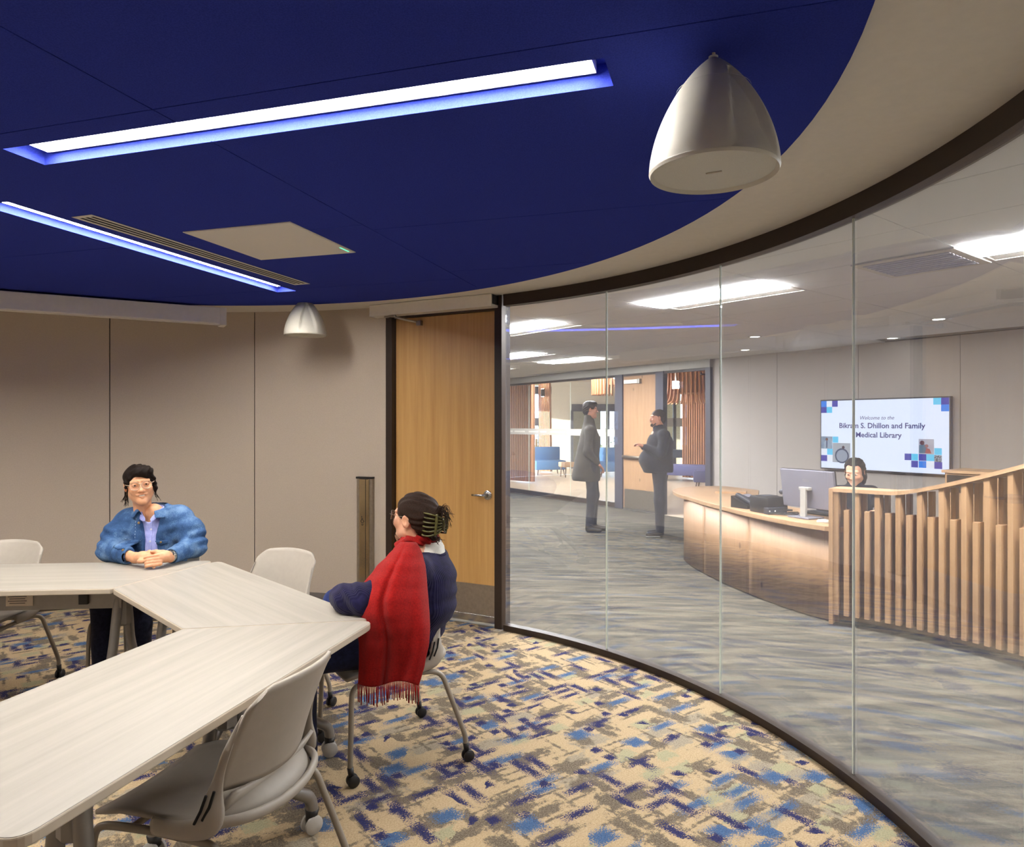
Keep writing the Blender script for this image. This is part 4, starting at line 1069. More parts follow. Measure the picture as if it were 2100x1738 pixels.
# things on the counter
mo = thing('monitor', 'grey computer monitor seen from behind on the counter', 'monitor', (2.53, 6.02, .745), math.radians(117))   # local +y = screen side... rotated so the back faces the glass
M['mongrey'] = simple('monitor_grey', (112,110,120), .45, var=.03)
T_ = Matrix.Translation((0,.0,.245)) @ Matrix.Rotation(math.radians(-8), 4, 'X')
MB().box((0,0,0), (.545,.028,.33), bev=.006, M=T_).build('panel_back', M['mongrey'], mo)
MB().box((0,-.016,0), (.548,.012,.334), M=T_).build('screen_bezel', M['black'], mo)
MB().box((0,.055,.13), (.055,.025,.26), bev=.004).build('stand_neck', M['ltgrey'], mo); MB().box((0,.035,.25), (.10,.05,.025), bev=.004).build('neck_cap', M['ltgrey'], mo)
MB().box((0,.03,.007), (.22,.19,.012), bev=.003).build('stand_base', M['mongrey'], mo)
textobj('logo', 'DELL', .034, T_ @ Matrix.Translation((0, .0148, .075)) @ Matrix.Rotation(PI, 4, 'Z') @ FR, M['greymetal'], mo)
ph = thing('desk_phone', 'black wedge-shaped desk phone on the counter', 'phone', (at(1532,1030,6.75).x, 6.75, .745), .5)
MB().add([(-.11,-.10,0),(.11,-.10,0),(.11,.10,0),(-.11,.10,0),(-.11,-.10,.03),(.11,-.10,.03),(.11,.10,.11),(-.11,.10,.11)], [(0,3,2,1),(4,5,6,7),(0,1,5,4),(1,2,6,5),(2,3,7,6),(3,0,4,7)]).build('base', M['black'], ph)
MB().box((-.065,0,.095), (.05,.21,.035), bev=.01, M=Matrix.Rotation(.36,4,'X')).build('handset', simple('dark_grey_plastic', (52,54,62), .5), ph)
MB().box((.045,.055,.097), (.09,.06,.004), M=Matrix.Rotation(.36,4,'X')).build('display', M['mongrey'], ph)
pr = thing('label_printer', 'black boxy label printer on the counter beside the monitor', 'printer', (at(1573,1040,6.38).x, 6.38, .745), .35)
MB().box((0,0,.075), (.20,.24,.15), bev=.014).build('case', M['black'], pr, **SM); MB().box((0,-.11,.03), (.21,.06,.06), bev=.006).build('front_lip', bpy.data.materials['dark_grey_plastic'], pr); MB().box((0,0,.152), (.15,.12,.006)).build('lid', bpy.data.materials['dark_grey_plastic'], pr)
for s in (-.03,.03): MB().box((s-.06,-.142,.03), (.012,.003,.012)).build('button', M['white'], pr)
sc_ = thing('barcode_scanner', 'dark hand scanner on an upright stand left of the monitor', 'scanner', (at(1610,1045,6.5).x, 6.5, .745), .2)
MB().box((0,0,.09), (.035,.035,.18), bev=.006).build('stand', M['black'], sc_); MB().box((0,0,.008), (.10,.09,.016), bev=.004).build('foot', M['black'], sc_)
MB().tube([(.05,0,.20),(0,-.01,.205),(-.06,-.02,.17)], [.03,.026,.02], 10).build('head', bpy.data.materials['dark_grey_plastic'], sc_, smooth=True)
for i, (y0, lb) in enumerate(((0, 'tangle of thin black cables at the foot of the monitor'), )):
    cb = thing('cable_bundle', lb, 'cable', (at(1625,1060,6.12).x-.05, 6.12, .748), 0)
    rn = random.Random(3)
    for k in range(4):
        pts_ = [(rn.uniform(-.12,.16), rn.uniform(-.06,.12), rn.uniform(.004,.02)) for _ in range(6)]
        MB().tube(smoothpath(pts_, 6), .004, 6).build('cable', M['black'], cb, smooth=True)
mu = thing('mouse', 'white computer mouse on the counter beside the slat screen', 'mouse', (at(1690,1074,5.72).x, 5.72, .745), .9)
s_ = SDF().ell((0,0,.008), (.032,.058,.022)).half((0,0,0), (0,0,1), .002, 's')
s_ = SDF().ell((0,0,.006), (.032,.058,.024)); sdf_obj('shell', s_, (-.045,-.07,-.004), (.045,.07,.04), .006, M['whiteplastic'], mu)
MB().box((0,.03,.029), (.005,.014,.006), bev=.002).build('wheel', M['black'], mu)
kb = thing('keyboard', 'black keyboard behind the monitor stand', 'keyboard', (2.77, 6.16, .745), math.radians(117))
MB().box((0,0,.010), (.44,.14,.018), bev=.004).build('tray', M['black'], kb)
km = None
for r_ in range(4):
    for c_ in range(13):
        if km is None: km = MB().box((0,0,.022), (.026,.024,.007)).build('key', bpy.data.materials['dark_grey_plastic'], kb); o_ = km
        else: o_ = km.copy(); COL.objects.link(o_)
        o_.location = (-.19+.0317*c_, -.048+.032*r_, 0)

# ------------------------------------------------------------------ tables
TZ = .74
def table(name, label, corners, rr, legs, inner_edge=None):
    """corners: plan outline (counter-clockwise); legs: list of (hub point, foot a, foot b)"""
    c = sum((Vector((*p, 0)) for p in corners), Vector())/len(corners)
    e_ = Vector(corners[1])-Vector(corners[0]); rz = math.atan2(e_.y, e_.x)
    t = thing(name, label, 'table', (c.x, c.y, 0), rz, group='angled tables pushed together')
    Rm = Matrix.Rotation(-rz, 2)
    loc = [tuple(Rm @ (Vector(p)-c.xy)) for p in corners]
    rp = roundpoly(loc, rr, 6)
    ins = [tuple(Vector(p)*1.0) for p in rp]
    cen = Vector((0, 0))
    def inset(poly_, d):
        out = []; m = len(poly_)
        for i in range(m):
            p0, p1, p2 = Vector(poly_[i-1]), Vector(poly_[i]), Vector(poly_[(i+1) % m])
            a = (p1-p0); b = (p2-p1)
            a = a.normalized() if a.length > 1e-9 else b.normalized(); b = b.normalized() if b.length > 1e-9 else a
            n_ = (Vector((-a.y, a.x))+Vector((-b.y, b.x))); n_ = n_.normalized() if n_.length > 1e-6 else Vector((-a.y, a.x))
            out.append(tuple(p1+n_*d))
        return out
    top = MB().prism(inset(rp, .0025), TZ-.012, TZ).build('tabletop', M['tabletop'], t); bevel(top, .0015)
    eb = MB().prism(rp, TZ-.028, TZ-.0012).build('edge_band', M['tableedge'], t); bevel(eb, .004)
    MB().prism(inset(rp, .05), TZ-.034, TZ-.027).build('underside', M['greymetal'], t)
    W2L = lambda p: tuple((Matrix.Rotation(-rz, 3, 'Z') @ (Vector((p[0], p[1], p[2] if len(p) > 2 else 0))-Vector((c.x, c.y, 0)))))
    hubs = []
    for hub, fa, fb in legs:
        h_ = Vector(W2L((*hub, 0))); hubs.append(h_)
        MB().lathe([(.030,.505),(.040,.515),(.042,.70)], 8, Matrix.Translation((h_.x, h_.y, 0))).build('hub', M['greymetal'], t)
        for f_ in (fa, fb):
            q = Vector(W2L((*f_, 0))); d = (q-h_); d.z = 0; dn = d.normalized()
            pts_ = smoothpath([h_+dn*.03+Vector((0,0,.68)), h_+dn*.055+Vector((0,0,.52)), h_+dn*.075+Vector((0,0,.40)), h_+d*.45+Vector((0,0,.26)), h_+d*.86+Vector((0,0,.17)), q+Vector((0,0,.135)), q+dn*.012+Vector((0,0,.085))], 5)
            lg = MB().tube(pts_, [.023]*len(pts_), 12).build('leg', M['greymetal'], t, smooth=True)
            cs_ = MB()
            for s in (-1, 1):
                pv = Vector((-dn.y, dn.x, 0))*s*.017
                cs_.add(*disc3(q+pv+dn*.01+Vector((0,0,.035)), Vector((-dn.y, dn.x, 0)), .035, .018))
            cs_.build('caster', M['caster'], lg, **SM)
            MB().tube([q+dn*.012+Vector((0,0,.09)), q+dn*.008+Vector((0,0,.05))], [.026,.020], 12).build('caster_fork', M['black'], lg, smooth=True)
    if len(hubs) == 2: MB().tube([hubs[0]+Vector((0,0,.672)), hubs[1]+Vector((0,0,.672))], .024, 8).build('beam', M['greymetal'], t, **SM)
    return t
def disc3(c, n_, r, th, seg=18, bevel_=.006):
    n_ = n_.normalized(); a = Vector((0,0,1)) if abs(n_.z) < .9 else Vector((1,0,0)); a = (a-n_*a.dot(n_)).normalized(); b = n_.cross(a)
    vs = []; 
    for off, rr in ((-th/2, r-bevel_), (-th/2+bevel_*.7, r), (th/2-bevel_*.7, r), (th/2, r-bevel_)):
        for k in range(seg):
            q = 2*PI*k/seg; vs.append(c+n_*off+(a*math.cos(q)+b*math.sin(q))*rr)
    fs = [(i*seg+k, i*seg+(k+1) % seg, (i+1)*seg+(k+1) % seg, (i+1)*seg+k) for i in range(3) for k in range(seg)]
    fs += [tuple(range(seg))[::-1], tuple(3*seg+k for k in range(seg))]
    return vs, fs
# near table: long edge toward the camera-right, mitred far end
u1 = Vector((.2560, .9667)); n1 = Vector((u1.y, -u1.x))
I1 = Vector((-1.300, 2.775)); O1 = Vector((-.560, 2.905))
NB = Vector((-.960, 1.365)); NA = NB-n1*.69
near = table('trapezoid_table', 'nearest pale wood-grain table, cut by the left edge of the photo', [tuple(NB), tuple(O1), tuple(I1), tuple(NA)], [.05, .05, .025, .05],
             [((-1.105, 1.78), (-.90, 1.62), (-1.42, 1.86)), ((-.985, 2.42), (-.765, 2.66), (-1.26, 2.50))])
I2 = Vector((-1.960, 3.455)); O2 = Vector((-1.735, 4.165))
mid = table('trapezoid_table', 'middle pale wood-grain table beside the person in the red scarf', [tuple(O1+Vector((-.002,.006))), tuple(O2), tuple(I2+Vector((.003,.0))), tuple(I1+Vector((-.002,.006)))], [.05, .05, .02, .025],
            [((-1.22, 3.12), (-.86, 3.28), (-1.30, 2.94)), ((-1.79, 3.70), (-1.60, 3.86), (-1.86, 3.50))])
u3 = Vector((-.996, -.090)); n3 = Vector((-u3.y, u3.x))
FI = I2+Vector((-.012, .002)); FO = O2+Vector((-.014, .003))
far_ = table('trapezoid_table', 'far pale wood-grain table under the clasped hands', [tuple(FO), tuple(FO+u3*1.75), tuple(FI+u3*1.30), tuple(FI)], [.05, .05, .03, .012],
            [((-2.02, 3.66), (-2.02, 3.98), (-2.06, 3.40)), ((-3.15, 3.55), (-3.15, 3.85), (-3.2, 3.25))])
# modesty panel and labels under the far table (children of it)
def wchild(o, parent):
    o.parent = parent; o.matrix_parent_inverse = (Matrix.Translation(parent.location) @ Matrix.Rotation(parent.rotation_euler.z, 4, 'Z')).inverted(); return o
ma = FI+u3*.03+Vector((0,.16)); mb_ = FI+u3*1.25+Vector((0,.16)); d = mb_-ma; c = (ma+mb_)/2; rz3 = math.atan2(d.y, d.x)
o = wchild(MB().box((c.x, c.y, .655), (d.length, .014, .10), rz=rz3).build('modesty_panel', M['greymetal']), far_)
q = ma+d*.40; 
sk = MB().box((q.x+.0, q.y-.010, .655), (.13, .003, .055), rz=rz3).build('paper_label', simple('paper_label', (214,200,182), .7)); sk.parent = o
sl = MB()
for k in range(4): sl.box((q.x-.01, q.y-.0125, .675-.011*k), (.09-.015*(k % 2), .001, .003), rz=rz3)
sl = sl.build('label_lines', M['black']); sl.parent = sk
q = ma+d*.145
sk = MB().box((q.x, q.y-.014, .655), (.045, .02, .05), rz=rz3, bev=.003).build('power_box', M['black']); sk.parent = o

# ------------------------------------------------------------------ chairs
def make_chair():
    t = thing('stacking_chair', 'grey chair', 'chair', group='grey plastic chairs on casters')    # faces local +y
    # seat shell
    rows = []
    for i in range(15):
        v = i/14; y = .235-.46*v
        row = []
        for j in range(17):
            u = j/8-1; wdt = .225*(1-.10*max(0, v-.6)/.4)*(1-.06*max(0, .15-v)/.15)
            z = .455-.018*(1-u*u)*math.sin(PI*min(1, v*1.05))-(.03*max(0, .2-v)/.2)**1*1.0*.8+.012*u*u
            z += .085*max(0, (v-.80)/.20)**2*1.0
            row.append((u*wdt, y+.015*u*u*(1 if v > .7 else 0), z))
        rows.append(row)
    solidify(MB().grid(rows).build('seat', M['greyplas'], t, smooth=True), .012, 0)
    # backrest panel
    rows = []
    for i in range(17):
        v = i/16; z = .555+.275*v
        row = []
        for j in range(21):
            u = j/10-1
            w_ = .218-.012*v-.020*max(0, (v-.86)/.14)**2
            zz = z+.012*(1-u*u)*v-.022*max(0, (abs(u)-.80)/.20)**2*max(0, (v-.8)/.2)-.012*(1-v)*(1-u*u)*1.2
            yy = -.232-.075*v-.028*v*v+.052*u*u+.018*(1-v)*u*u
            row.append((u*w_, yy, zz))
        rows.append(row)
    solidify(MB().grid(rows).build('backrest', M['greyplas'], t, smooth=True), .010, 0)
    # rim that carries the backrest: side wings and lower hoop round the open lumbar gap
    def hoop(s):
        return smoothpath([(s*.232,.02,.448),(s*.240,-.09,.455),(s*.240,-.165,.485),(s*.229,-.176,.56),(s*.219,-.193,.64),(s*.211,-.219,.71),(s*.203,-.243,.765)], 5)
    wing = MB()
    for s in (-1, 1):
        pp = hoop(s); rs = [(.012+.024*math.exp(-((p.z-.50)/.07)**2))*(1 if p.z < .66 else max(.35, 1-(p.z-.66)/.15)) for p in pp]
        wing.tube(pp, rs, 10, flat=.42)
    lo_ = smoothpath([(-.238,-.14,.475),(-.19,-.225,.478),(-.10,-.262,.470),(0,-.272,.467),(.10,-.262,.470),(.19,-.225,.478),(.238,-.14,.475)], 6)
    wing.tube(lo_, .016, 10, flat=.7)
    wing.build('back_rim', M['greyplas'], t, smooth=True)
    rows = []
    for j in range(17):
        u = j/8-1; rows.append([(u*.215, -.150, .445), (u*.222, -.20-.03*(1-u*u)+.05*abs(u)**3, .452), (u*.225, -.222-.048*(1-u*u)+.06*abs(u)**3, .470), (u*.222, -.205-.035*(1-u*u)+.05*abs(u)**3, .490), (u*.214, -.190-.025*(1-u*u)+.04*abs(u)**3, .525), (u*.208, -.186-.030*(1-u*u)+.045*u*u, .562)])
    solidify(MB().grid(rows).build('seat_rear_lip', M['greyplas'], t, smooth=True), .010, 0)
    for s in (-1, 1):
        for k in (0, 1):
            MB().tube([(s*(.2545-.002*k), -.130-.024*k, .485+.012*k), (s*(.2520-.004*k), -.148-.024*k, .52+.012*k), (s*(.2450-.004*k), -.160-.022*k, .56+.012*k)], .0040, 6).build('vent_slit', M['darkgap'], t)
    # frame legs
    for s in (-1, 1):
        fl_ = smoothpath([(s*.225,.02,.428),(s*.226,.14,.425),(s*.228,.195,.418),(s*.232,.216,.395),(s*.236,.222,.34),(s*.240,.226,.20),(s*.244,.230,.075)], 4)
        rl_ = smoothpath([(s*.225,.02,.428),(s*.226,-.10,.424),(s*.230,-.165,.418),(s*.240,-.200,.395),(s*.248,-.222,.34),(s*.268,-.270,.20),(s*.278,-.296,.12),(s*.279,-.300,.075)], 4)
        for pts_, fy in ((fl_, .230), (rl_, -.300)):
            lg = MB().tube(pts_, .0115, 10).build('leg', M['framegrey'], t, smooth=True)
            e = pts_[-1]; cs_ = MB()
            for q in (-1, 1): cs_.add(*disc3(Vector((e.x+q*.013, e.y-.012, .026)), Vector((1,0,0)), .026, .016))
            cs_.build('caster', M['black'], lg, **SM)
            MB().tube([(e.x, e.y, .085), (e.x, e.y-.006, .04)], [.0135, .012], 10).build('caster_stem', M['black'], lg, smooth=True)
    MB().tube([(-.226,.10,.424),(.226,.10,.424)], .010, 8).build('cross_bar', M['framegrey'], t, smooth=True)
    MB().tube([(-.226,-.10,.422),(.226,-.10,.422)], .010, 8).build('cross_bar', M['framegrey'], t, smooth=True)
    return t
chair0 = make_chair()
def chair_at(x, y, fx, fy, label, first=False):
    o = chair0 if first else copy_tree(chair0)
    o.location = (x, y, 0); o.rotation_euler = (0, 0, math.atan2(fy, fx)-PI/2); o['label'] = label
    return o
chair_at(-.905, 2.150, -n1.x, -n1.y, 'empty grey chair in the foreground tucked under the nearest table', True)
chair_at(-.612, 3.326, -.865, -.50, 'grey chair under the person in the red scarf')
chair_at(-1.375, 3.70, -.42, -.91, 'empty grey chair in front of the steel door opener, behind the middle table')
chair_at(-2.17, 4.22, .06, -1, 'grey chair behind the person in the denim jacket')
chair_at(-3.02, 3.97, .04, -1, 'empty grey chair at the far table, cut by the left edge')
# ------------------------------------------------------------------ people
def skinmat(name, rgb):
    m, nt, b = newmat(name); v = coords(nt); c = lin(*rgb)
    lo_ = (c[0]*.90, c[1]*.84, c[2]*.82, 1)
    nt.links.new(ramp(nt, noise(nt, v, 38, 3), [(.35, lo_), (.65, c)]), b.inputs['Base Color'])
    b.inputs['Roughness'].default_value = .48; b.inputs['Subsurface Weight'].default_value = .08
    b.inputs['Subsurface Radius'].default_value = (.012, .005, .003); return m
def fabric(name, c0, c1, scale=60, rough=.9, rib=0, ribaxis=(1,0,0), bstr=.3, bscale=600, ribscale=90):
    m, nt, b = newmat(name); v = coords(nt)
    n_ = noise(nt, v, scale, 4, .6)
    nt.links.new(ramp(nt, n_, [(.32, lin(*c0)), (.68, lin(*c1))]), b.inputs['Base Color'])
    b.inputs['Roughness'].default_value = rough; b.inputs['Specular IOR Level'].default_value = .2; b.inputs['Sheen Weight'].default_value = .08
    h_ = noise(nt, v, bscale, 2)
    if rib:
        mp = N(nt, 'ShaderNodeMapping'); nt.links.new(v, mp.inputs['Vector'])
        wv = N(nt, 'ShaderNodeTexWave', Scale=ribscale, Distortion=.4, Detail=1.0); wv.bands_direction = {(1,0,0): 'X', (0,1,0): 'Y', (0,0,1): 'Z', (1,1,0): 'DIAGONAL'}[ribaxis]
        nt.links.new(v, wv.inputs['Vector']); bump(nt, b, wv.outputs['Fac'], rib, .006)
    else: bump(nt, b, h_, bstr, .0015)
    return m
def hairmat(name, c0, c1, scale=(60, 60, 8)):
    m, nt, b = newmat(name); v = coords(nt, scale)
    n_ = noise(nt, v, 6, 4, .6)
    nt.links.new(ramp(nt, n_, [(.3, lin(*c0)), (.7, lin(*c1))]), b.inputs['Base Color']); b.inputs['Roughness'].default_value = .5; b.inputs['Specular IOR Level'].default_value = .14
    bump(nt, b, n_, .7, .006); return m
M['skinA'] = skinmat('skin_warm', (222,166,128)); M['skinB'] = skinmat('skin_fair', (226,172,140)); M['skinC'] = skinmat('skin_tan', (186,128,100))
M['lip'] = simple('lip', (184,104,92), .4); M['brow'] = simple('eyebrow', (44,32,26), .7); M['eyew'] = simple('eye_white', (232,226,220), .25); M['iris'] = simple('iris', (40,26,20), .2)
M['teeth'] = simple('teeth', (236,228,214), .3)
M['hairblk'] = hairmat('hair_black', (10,7,6), (34,22,16)); M['hairbrn'] = hairmat('hair_brown', (24,15,11), (56,36,25)); M['hairgry'] = hairmat('hair_dark_grey', (34,29,27), (70,62,58))
def wob(P_, amp, seed, fr=(18, 46), n_=6):
    rn = np.random.RandomState(seed); out = 0
    for _ in range(n_):
        d = rn.normal(size=3); d /= np.linalg.norm(d); f_ = rn.uniform(*fr); out = out+np.sin(P_@d*f_+rn.uniform(0, 6.28))
    return amp*out/n_**.5
def folds(c, d, f_, amp, rad):      # local pleats: waves along d fading away from c
    c = np.array(c, float); d = np.array(d, float)/np.linalg.norm(d)
    return lambda P_, D_: amp*np.sin((P_-c)@d*f_+1.5*np.sin(((P_-c)**2).sum(1)*40))*np.exp(-((P_-c)**2).sum(1)/rad**2)
def Rhead(yaw=0, pitch=0, roll=0):   # yaw + turns the face toward +x (image right)
    return np.array(Matrix.Rotation(yaw, 3, 'Z') @ Matrix.Rotation(pitch, 3, 'X') @ Matrix.Rotation(roll, 3, 'Y'))
def M44(R, c, s=1.0):
    m = np.eye(4); m[:3, :3] = R*s; m[:3, 3] = c; return m
def head_sdf(smile=0, neck=True, necklen=.20, chub=0, neckback=.03):
    s = SDF()
    s.ell((0,.018,.030), (.074,.092,.083), .01)
    s.ell((0,-.022,-.035), (.062+chub*.012,.066,.080), .03)
    for x in (-1, 1):
        s.cone((x*.046,.0,-.058), (0,-.060,-.098), .022+chub*.012, .020, .03)
        s.ell((x*.041,-.061,-.024), (.023+chub*.006,.022,.022+.004*smile), .02)
        s.cone((x*.012,-.084,.029), (x*.048,-.068,.026), .009, .008, .014)
    s.ell((0,-.072,-.100), (.022,.018,.016), .018)
    for x in (-1, 1): s.ell((x*.031,-.099,.006), (.017,.014,.010), .012, 's')
    for x in (-1, 1):
        s.ell((x*.031,-.0745,.005), (.0165,.0145,.0125), .004); s.ell((x*.031,-.093,.0045), (.0125,.012,.0028 if smile else .0048), .002, 's')
    s.cone((0,-.084,.012), (0,-.104,-.026), .008, .0105, .012); s.ell((0,-.105,-.030), (.012,.011,.009), .008)
    for x in (-1, 1): s.ell((x*.0125,-.096,-.034), (.008,.010,.007), .006)
    cz = -.0585+.004*smile; w_ = .021+.009*smile
    for x in (-1, 1):
        s.cone((x*w_,-.079,cz), (0,-.0905,-.0570), .003, .0055, .006); s.cone((x*w_*.9,-.079,cz-.003), (0,-.0895,-.0700-.002*smile), .003, .0062, .006)
    if smile: s.ell((0,-.092,-.0625), (w_*.86,.014,.0062), .003, 's')
    else: s.ell((0,-.094,-.0632), (w_*.9,.008,.0012), .003, 's')
    for x in (-1, 1):
        Re = rotm(.12, 0, x*.35)
        s.ell((x*.080,.014,-.006), (.008,.020,.031), .008, 'u', Re); s.ell((x*.089,.010,-.003), (.007,.011,.018), .004, 's', Re)
    if neck: s.cone((0,.016,-.070), (0,.016+neckback,-.070-necklen+.07), .050+chub*.010, .056+chub*.008, .03)
    return s
def head_mats(c):
    mi = np.zeros(len(c), int); x, y, z = np.abs(c[:, 0]), c[:, 1], c[:, 2]
    mi[(x < .026) & (y < -.078) & (z < -.0530) & (z > -.0770) & (np.abs(z+.063+.18*0) < .0125-.30*np.maximum(0, x-.012))] = 1
    bz = .0275-.0020*np.abs(x-.030)/.012
    mi[(x > .013) & (x < .050) & (y < -.055) & (np.abs(z-bz) < .0036)] = 2
    return mi
def add_head(t, body_parts, Hc, R, skin, hc=2.5e-3, smile=0, s=1.0, eyes=True, chub=0, necklen=.20, neckback=.03):
    Mh = M44(R, Hc, s)
    o = sdf_obj('body', head_sdf(smile, True, necklen, chub, neckback), (-.105,-.125,-.07-necklen), (.105,.125,.125), hc, [skin, M['lip'], M['brow']], None, Mh, head_mats)
    body_parts.append(o)
    if eyes:
        for x in (-1, 1):
            e = MB().lathe([(.0005,-.0125),(.006,-.0110),(.0105,-.0068),(.0125,0),(.0105,.0068),(.006,.0110),(.0005,.0125)], 16, Matrix([list(r) for r in Mh]) @ Matrix.Translation((x*.031,-.0745,.0045)) @ Matrix.Rotation(PI/2, 4, 'X')).build('eye', M['eyew'], t, smooth=True)
            MB().lathe([(.0005,.0131),(.004,.0127),(.0058,.0113)], 14, Matrix([list(r) for r in Mh]) @ Matrix.Translation((x*.031,-.0745,.0045)) @ Matrix.Rotation(PI/2, 4, 'X'), cap=False).build('iris', M['iris'], e, smooth=True)
        if smile: MB().add([(-.024,-.0805,-.0560),(0,-.0865,-.0590),(.024,-.0805,-.0560),(-.021,-.080,-.0660),(0,-.086,-.0690),(.021,-.080,-.0660)], [(0,1,4,3),(1,2,5,4)], Matrix([list(r) for r in Mh])).build('teeth', M['teeth'], t, smooth=True)
    return Mh
def hair_obj(t, Mh, mat, fn, ells, extra=(), h=4e-3, name='hair', lo=(-.13,-.14,-.20), hi=(.13,.17,.17), amp=.0025, seed=1):
    s = SDF()
    for c, r in ells: s.ell(c, r, .02)
    s.fn(lambda P_, D_: P_[:, 2]-fn(P_[:, 0], P_[:, 1]), .008, 's')
    for a_, b_, ra, rb in extra: s.cone(a_, b_, ra, rb, .012)
    s.fn(lambda P_, D_: amp*np.sin(140*P_[:, 0]+35*P_[:, 1]+9*np.sin(25*P_[:, 2]))+wob(P_, amp*.6, seed, (40, 90)), 0, 'd')
    return sdf_obj(name, s, lo, hi, h, mat, t, Mh)
def strands(t, Mh, paths, mat, r=.0009, name='hair_strands'):
    b = MB(); M_ = Matrix([list(q) for q in Mh])
    for p in paths: b.tube([M_ @ Vector(q) for q in smoothpath(p, 5)], r, 5)
    return tag(b.build(name, mat, t, smooth=True), kind='stuff')
def sm(a, b, x): 
    t_ = np.clip((x-a)/(b-a), 0, 1); return t_*t_*(3-2*t_)
def glasses(t, Mh, mat, w_=.024, h_=.020, r=.0016, name='eyeglasses'):
    M_ = Matrix([list(q) for q in Mh]); g_ = MB()
    for x in (-1, 1):
        ring_ = []
        for k in range(25):
            a = 2*PI*k/24; cx, cz = math.cos(a), math.sin(a)
            ring_.append(M_ @ Vector((x*.033+w_*cx*abs(cx)**-.15 if abs(cx) > 1e-3 else x*.033, -.106+.006*abs(cx+x*0)**2*.6+(.012*max(0, x*cx)), .002+h_*cz)))
        g_.tube(ring_, r, 6, cap=False)
        g_.tube([M_ @ Vector((x*.057,-.098,.010)), M_ @ Vector((x*.074,-.080,.012)), M_ @ Vector((x*.080,-.03,.012)), M_ @ Vector((x*.082,.012,.016)), M_ @ Vector((x*.081,.03,.0))], r*.9, 6)
    g_.tube([M_ @ Vector((-.010,-.106,.008)), M_ @ Vector((0,-.109,.011)), M_ @ Vector((.010,-.106,.008))], r, 6)
    go = g_.build(name, mat, t, smooth=True)
    for x in (-1, 1):
        vs = [M_ @ Vector((x*.033+w_*.95*math.cos(2*PI*k/20), -.105+.004*abs(math.cos(2*PI*k/20))+.010*max(0, x*math.cos(2*PI*k/20)), .002+h_*.95*math.sin(2*PI*k/20))) for k in range(20)]
        solidify(mobj('lens', vs, [tuple(range(20))], M['lens'], go), .0012)
    return go
def hand(s, wrist, palm_dir, up, side, curl=.6, spread=.010, k=.006, L=.085, thumb=True):
    """adds a relaxed hand to sdf s: palm_dir forward, up = back of hand, side = toward the thumb"""
    w_ = Vector(wrist); f = Vector(palm_dir).normalized(); u = Vector(up); u = (u-f*u.dot(f)).normalized(); sd = f.cross(u)*(1 if f.cross(u).dot(Vector(side)) > 0 else -1)
    for i, (off, ln) in enumerate(((.027,.92),(.009,1.0),(-.009,.95),(-.026,.78))):
        kn = w_+f*.088+sd*off+u*.002; s.cone(tuple(w_+f*.01+sd*off*.6), tuple(kn), .015, .0115, .010)
        p1 = kn+(f*math.cos(curl*.6)-u*math.sin(curl*.6))*.038*ln; p2 = p1+(f*math.cos(curl*1.5)-u*math.sin(curl*1.5))*.026*ln; p3 = p2+(f*math.cos(curl*2.2)-u*math.sin(curl*2.2))*.020*ln
        s.chain([tuple(kn), tuple(p1), tuple(p2), tuple(p3)], [.0100, .0088, .0080, .0070], k)
    if thumb:
        a_ = w_+f*.022+sd*.024; b_ = a_+f*.030+sd*.026-u*.006; c_ = b_+f*.030+sd*.006-u*.010; s.chain([tuple(a_), tuple(b_), tuple(c_)], [.014, .0105, .0085], .01)
    return s
def surf_y(s, x, z, y0, y1, n_=200):       # first surface hit going from y0 to y1
    ys = np.linspace(y0, y1, n_); d = s.eval(np.stack([np.full(n_, x), ys, np.full(n_, z)], 1)); i = np.argmax(d < 0)
    return float(ys[i]) if d[i] < 0 else None

# ---------------- person in the denim jacket
def denim():
    m, nt, b = newmat('denim'); v = coords(nt)
    n1_ = noise(nt, v, 9, 4, .6); n2_ = noise(nt, coords(nt, (1,1,.25)), 420, 2)
    f = mathn(nt, 'ADD', mathn(nt, 'MULTIPLY', n1_, .7), mathn(nt, 'MULTIPLY', n2_, .3))
    nt.links.new(ramp(nt, f, [(.34, lin(36,60,96)), (.5, lin(58,90,134)), (.64, lin(106,136,172))]), b.inputs['Base Color'])
    b.inputs['Roughness'].default_value = .85; b.inputs['Specular IOR Level'].default_value = .2; bump(nt, b, n2_, .3, .0012); return m
M['denim'] = denim(); M['stitch'] = simple('denim_stitch', (176,196,220), .8); M['denimdark'] = simple('denim_inside', (38,52,86), .9)
M['shirt'] = fabric('blue_shirt', (150,158,222), (176,184,238), 40); M['navytrouser'] = fabric('navy_trousers', (16,18,34), (30,32,54), 50)
M['brass'] = simple('brass_button', (150,128,92), .35, metal=.8); M['shirtbtn'] = simple('shirt_button', (226,226,236), .3)
M['goldframe'] = simple('clear_frame', (206,176,150), .25, metal=.3)
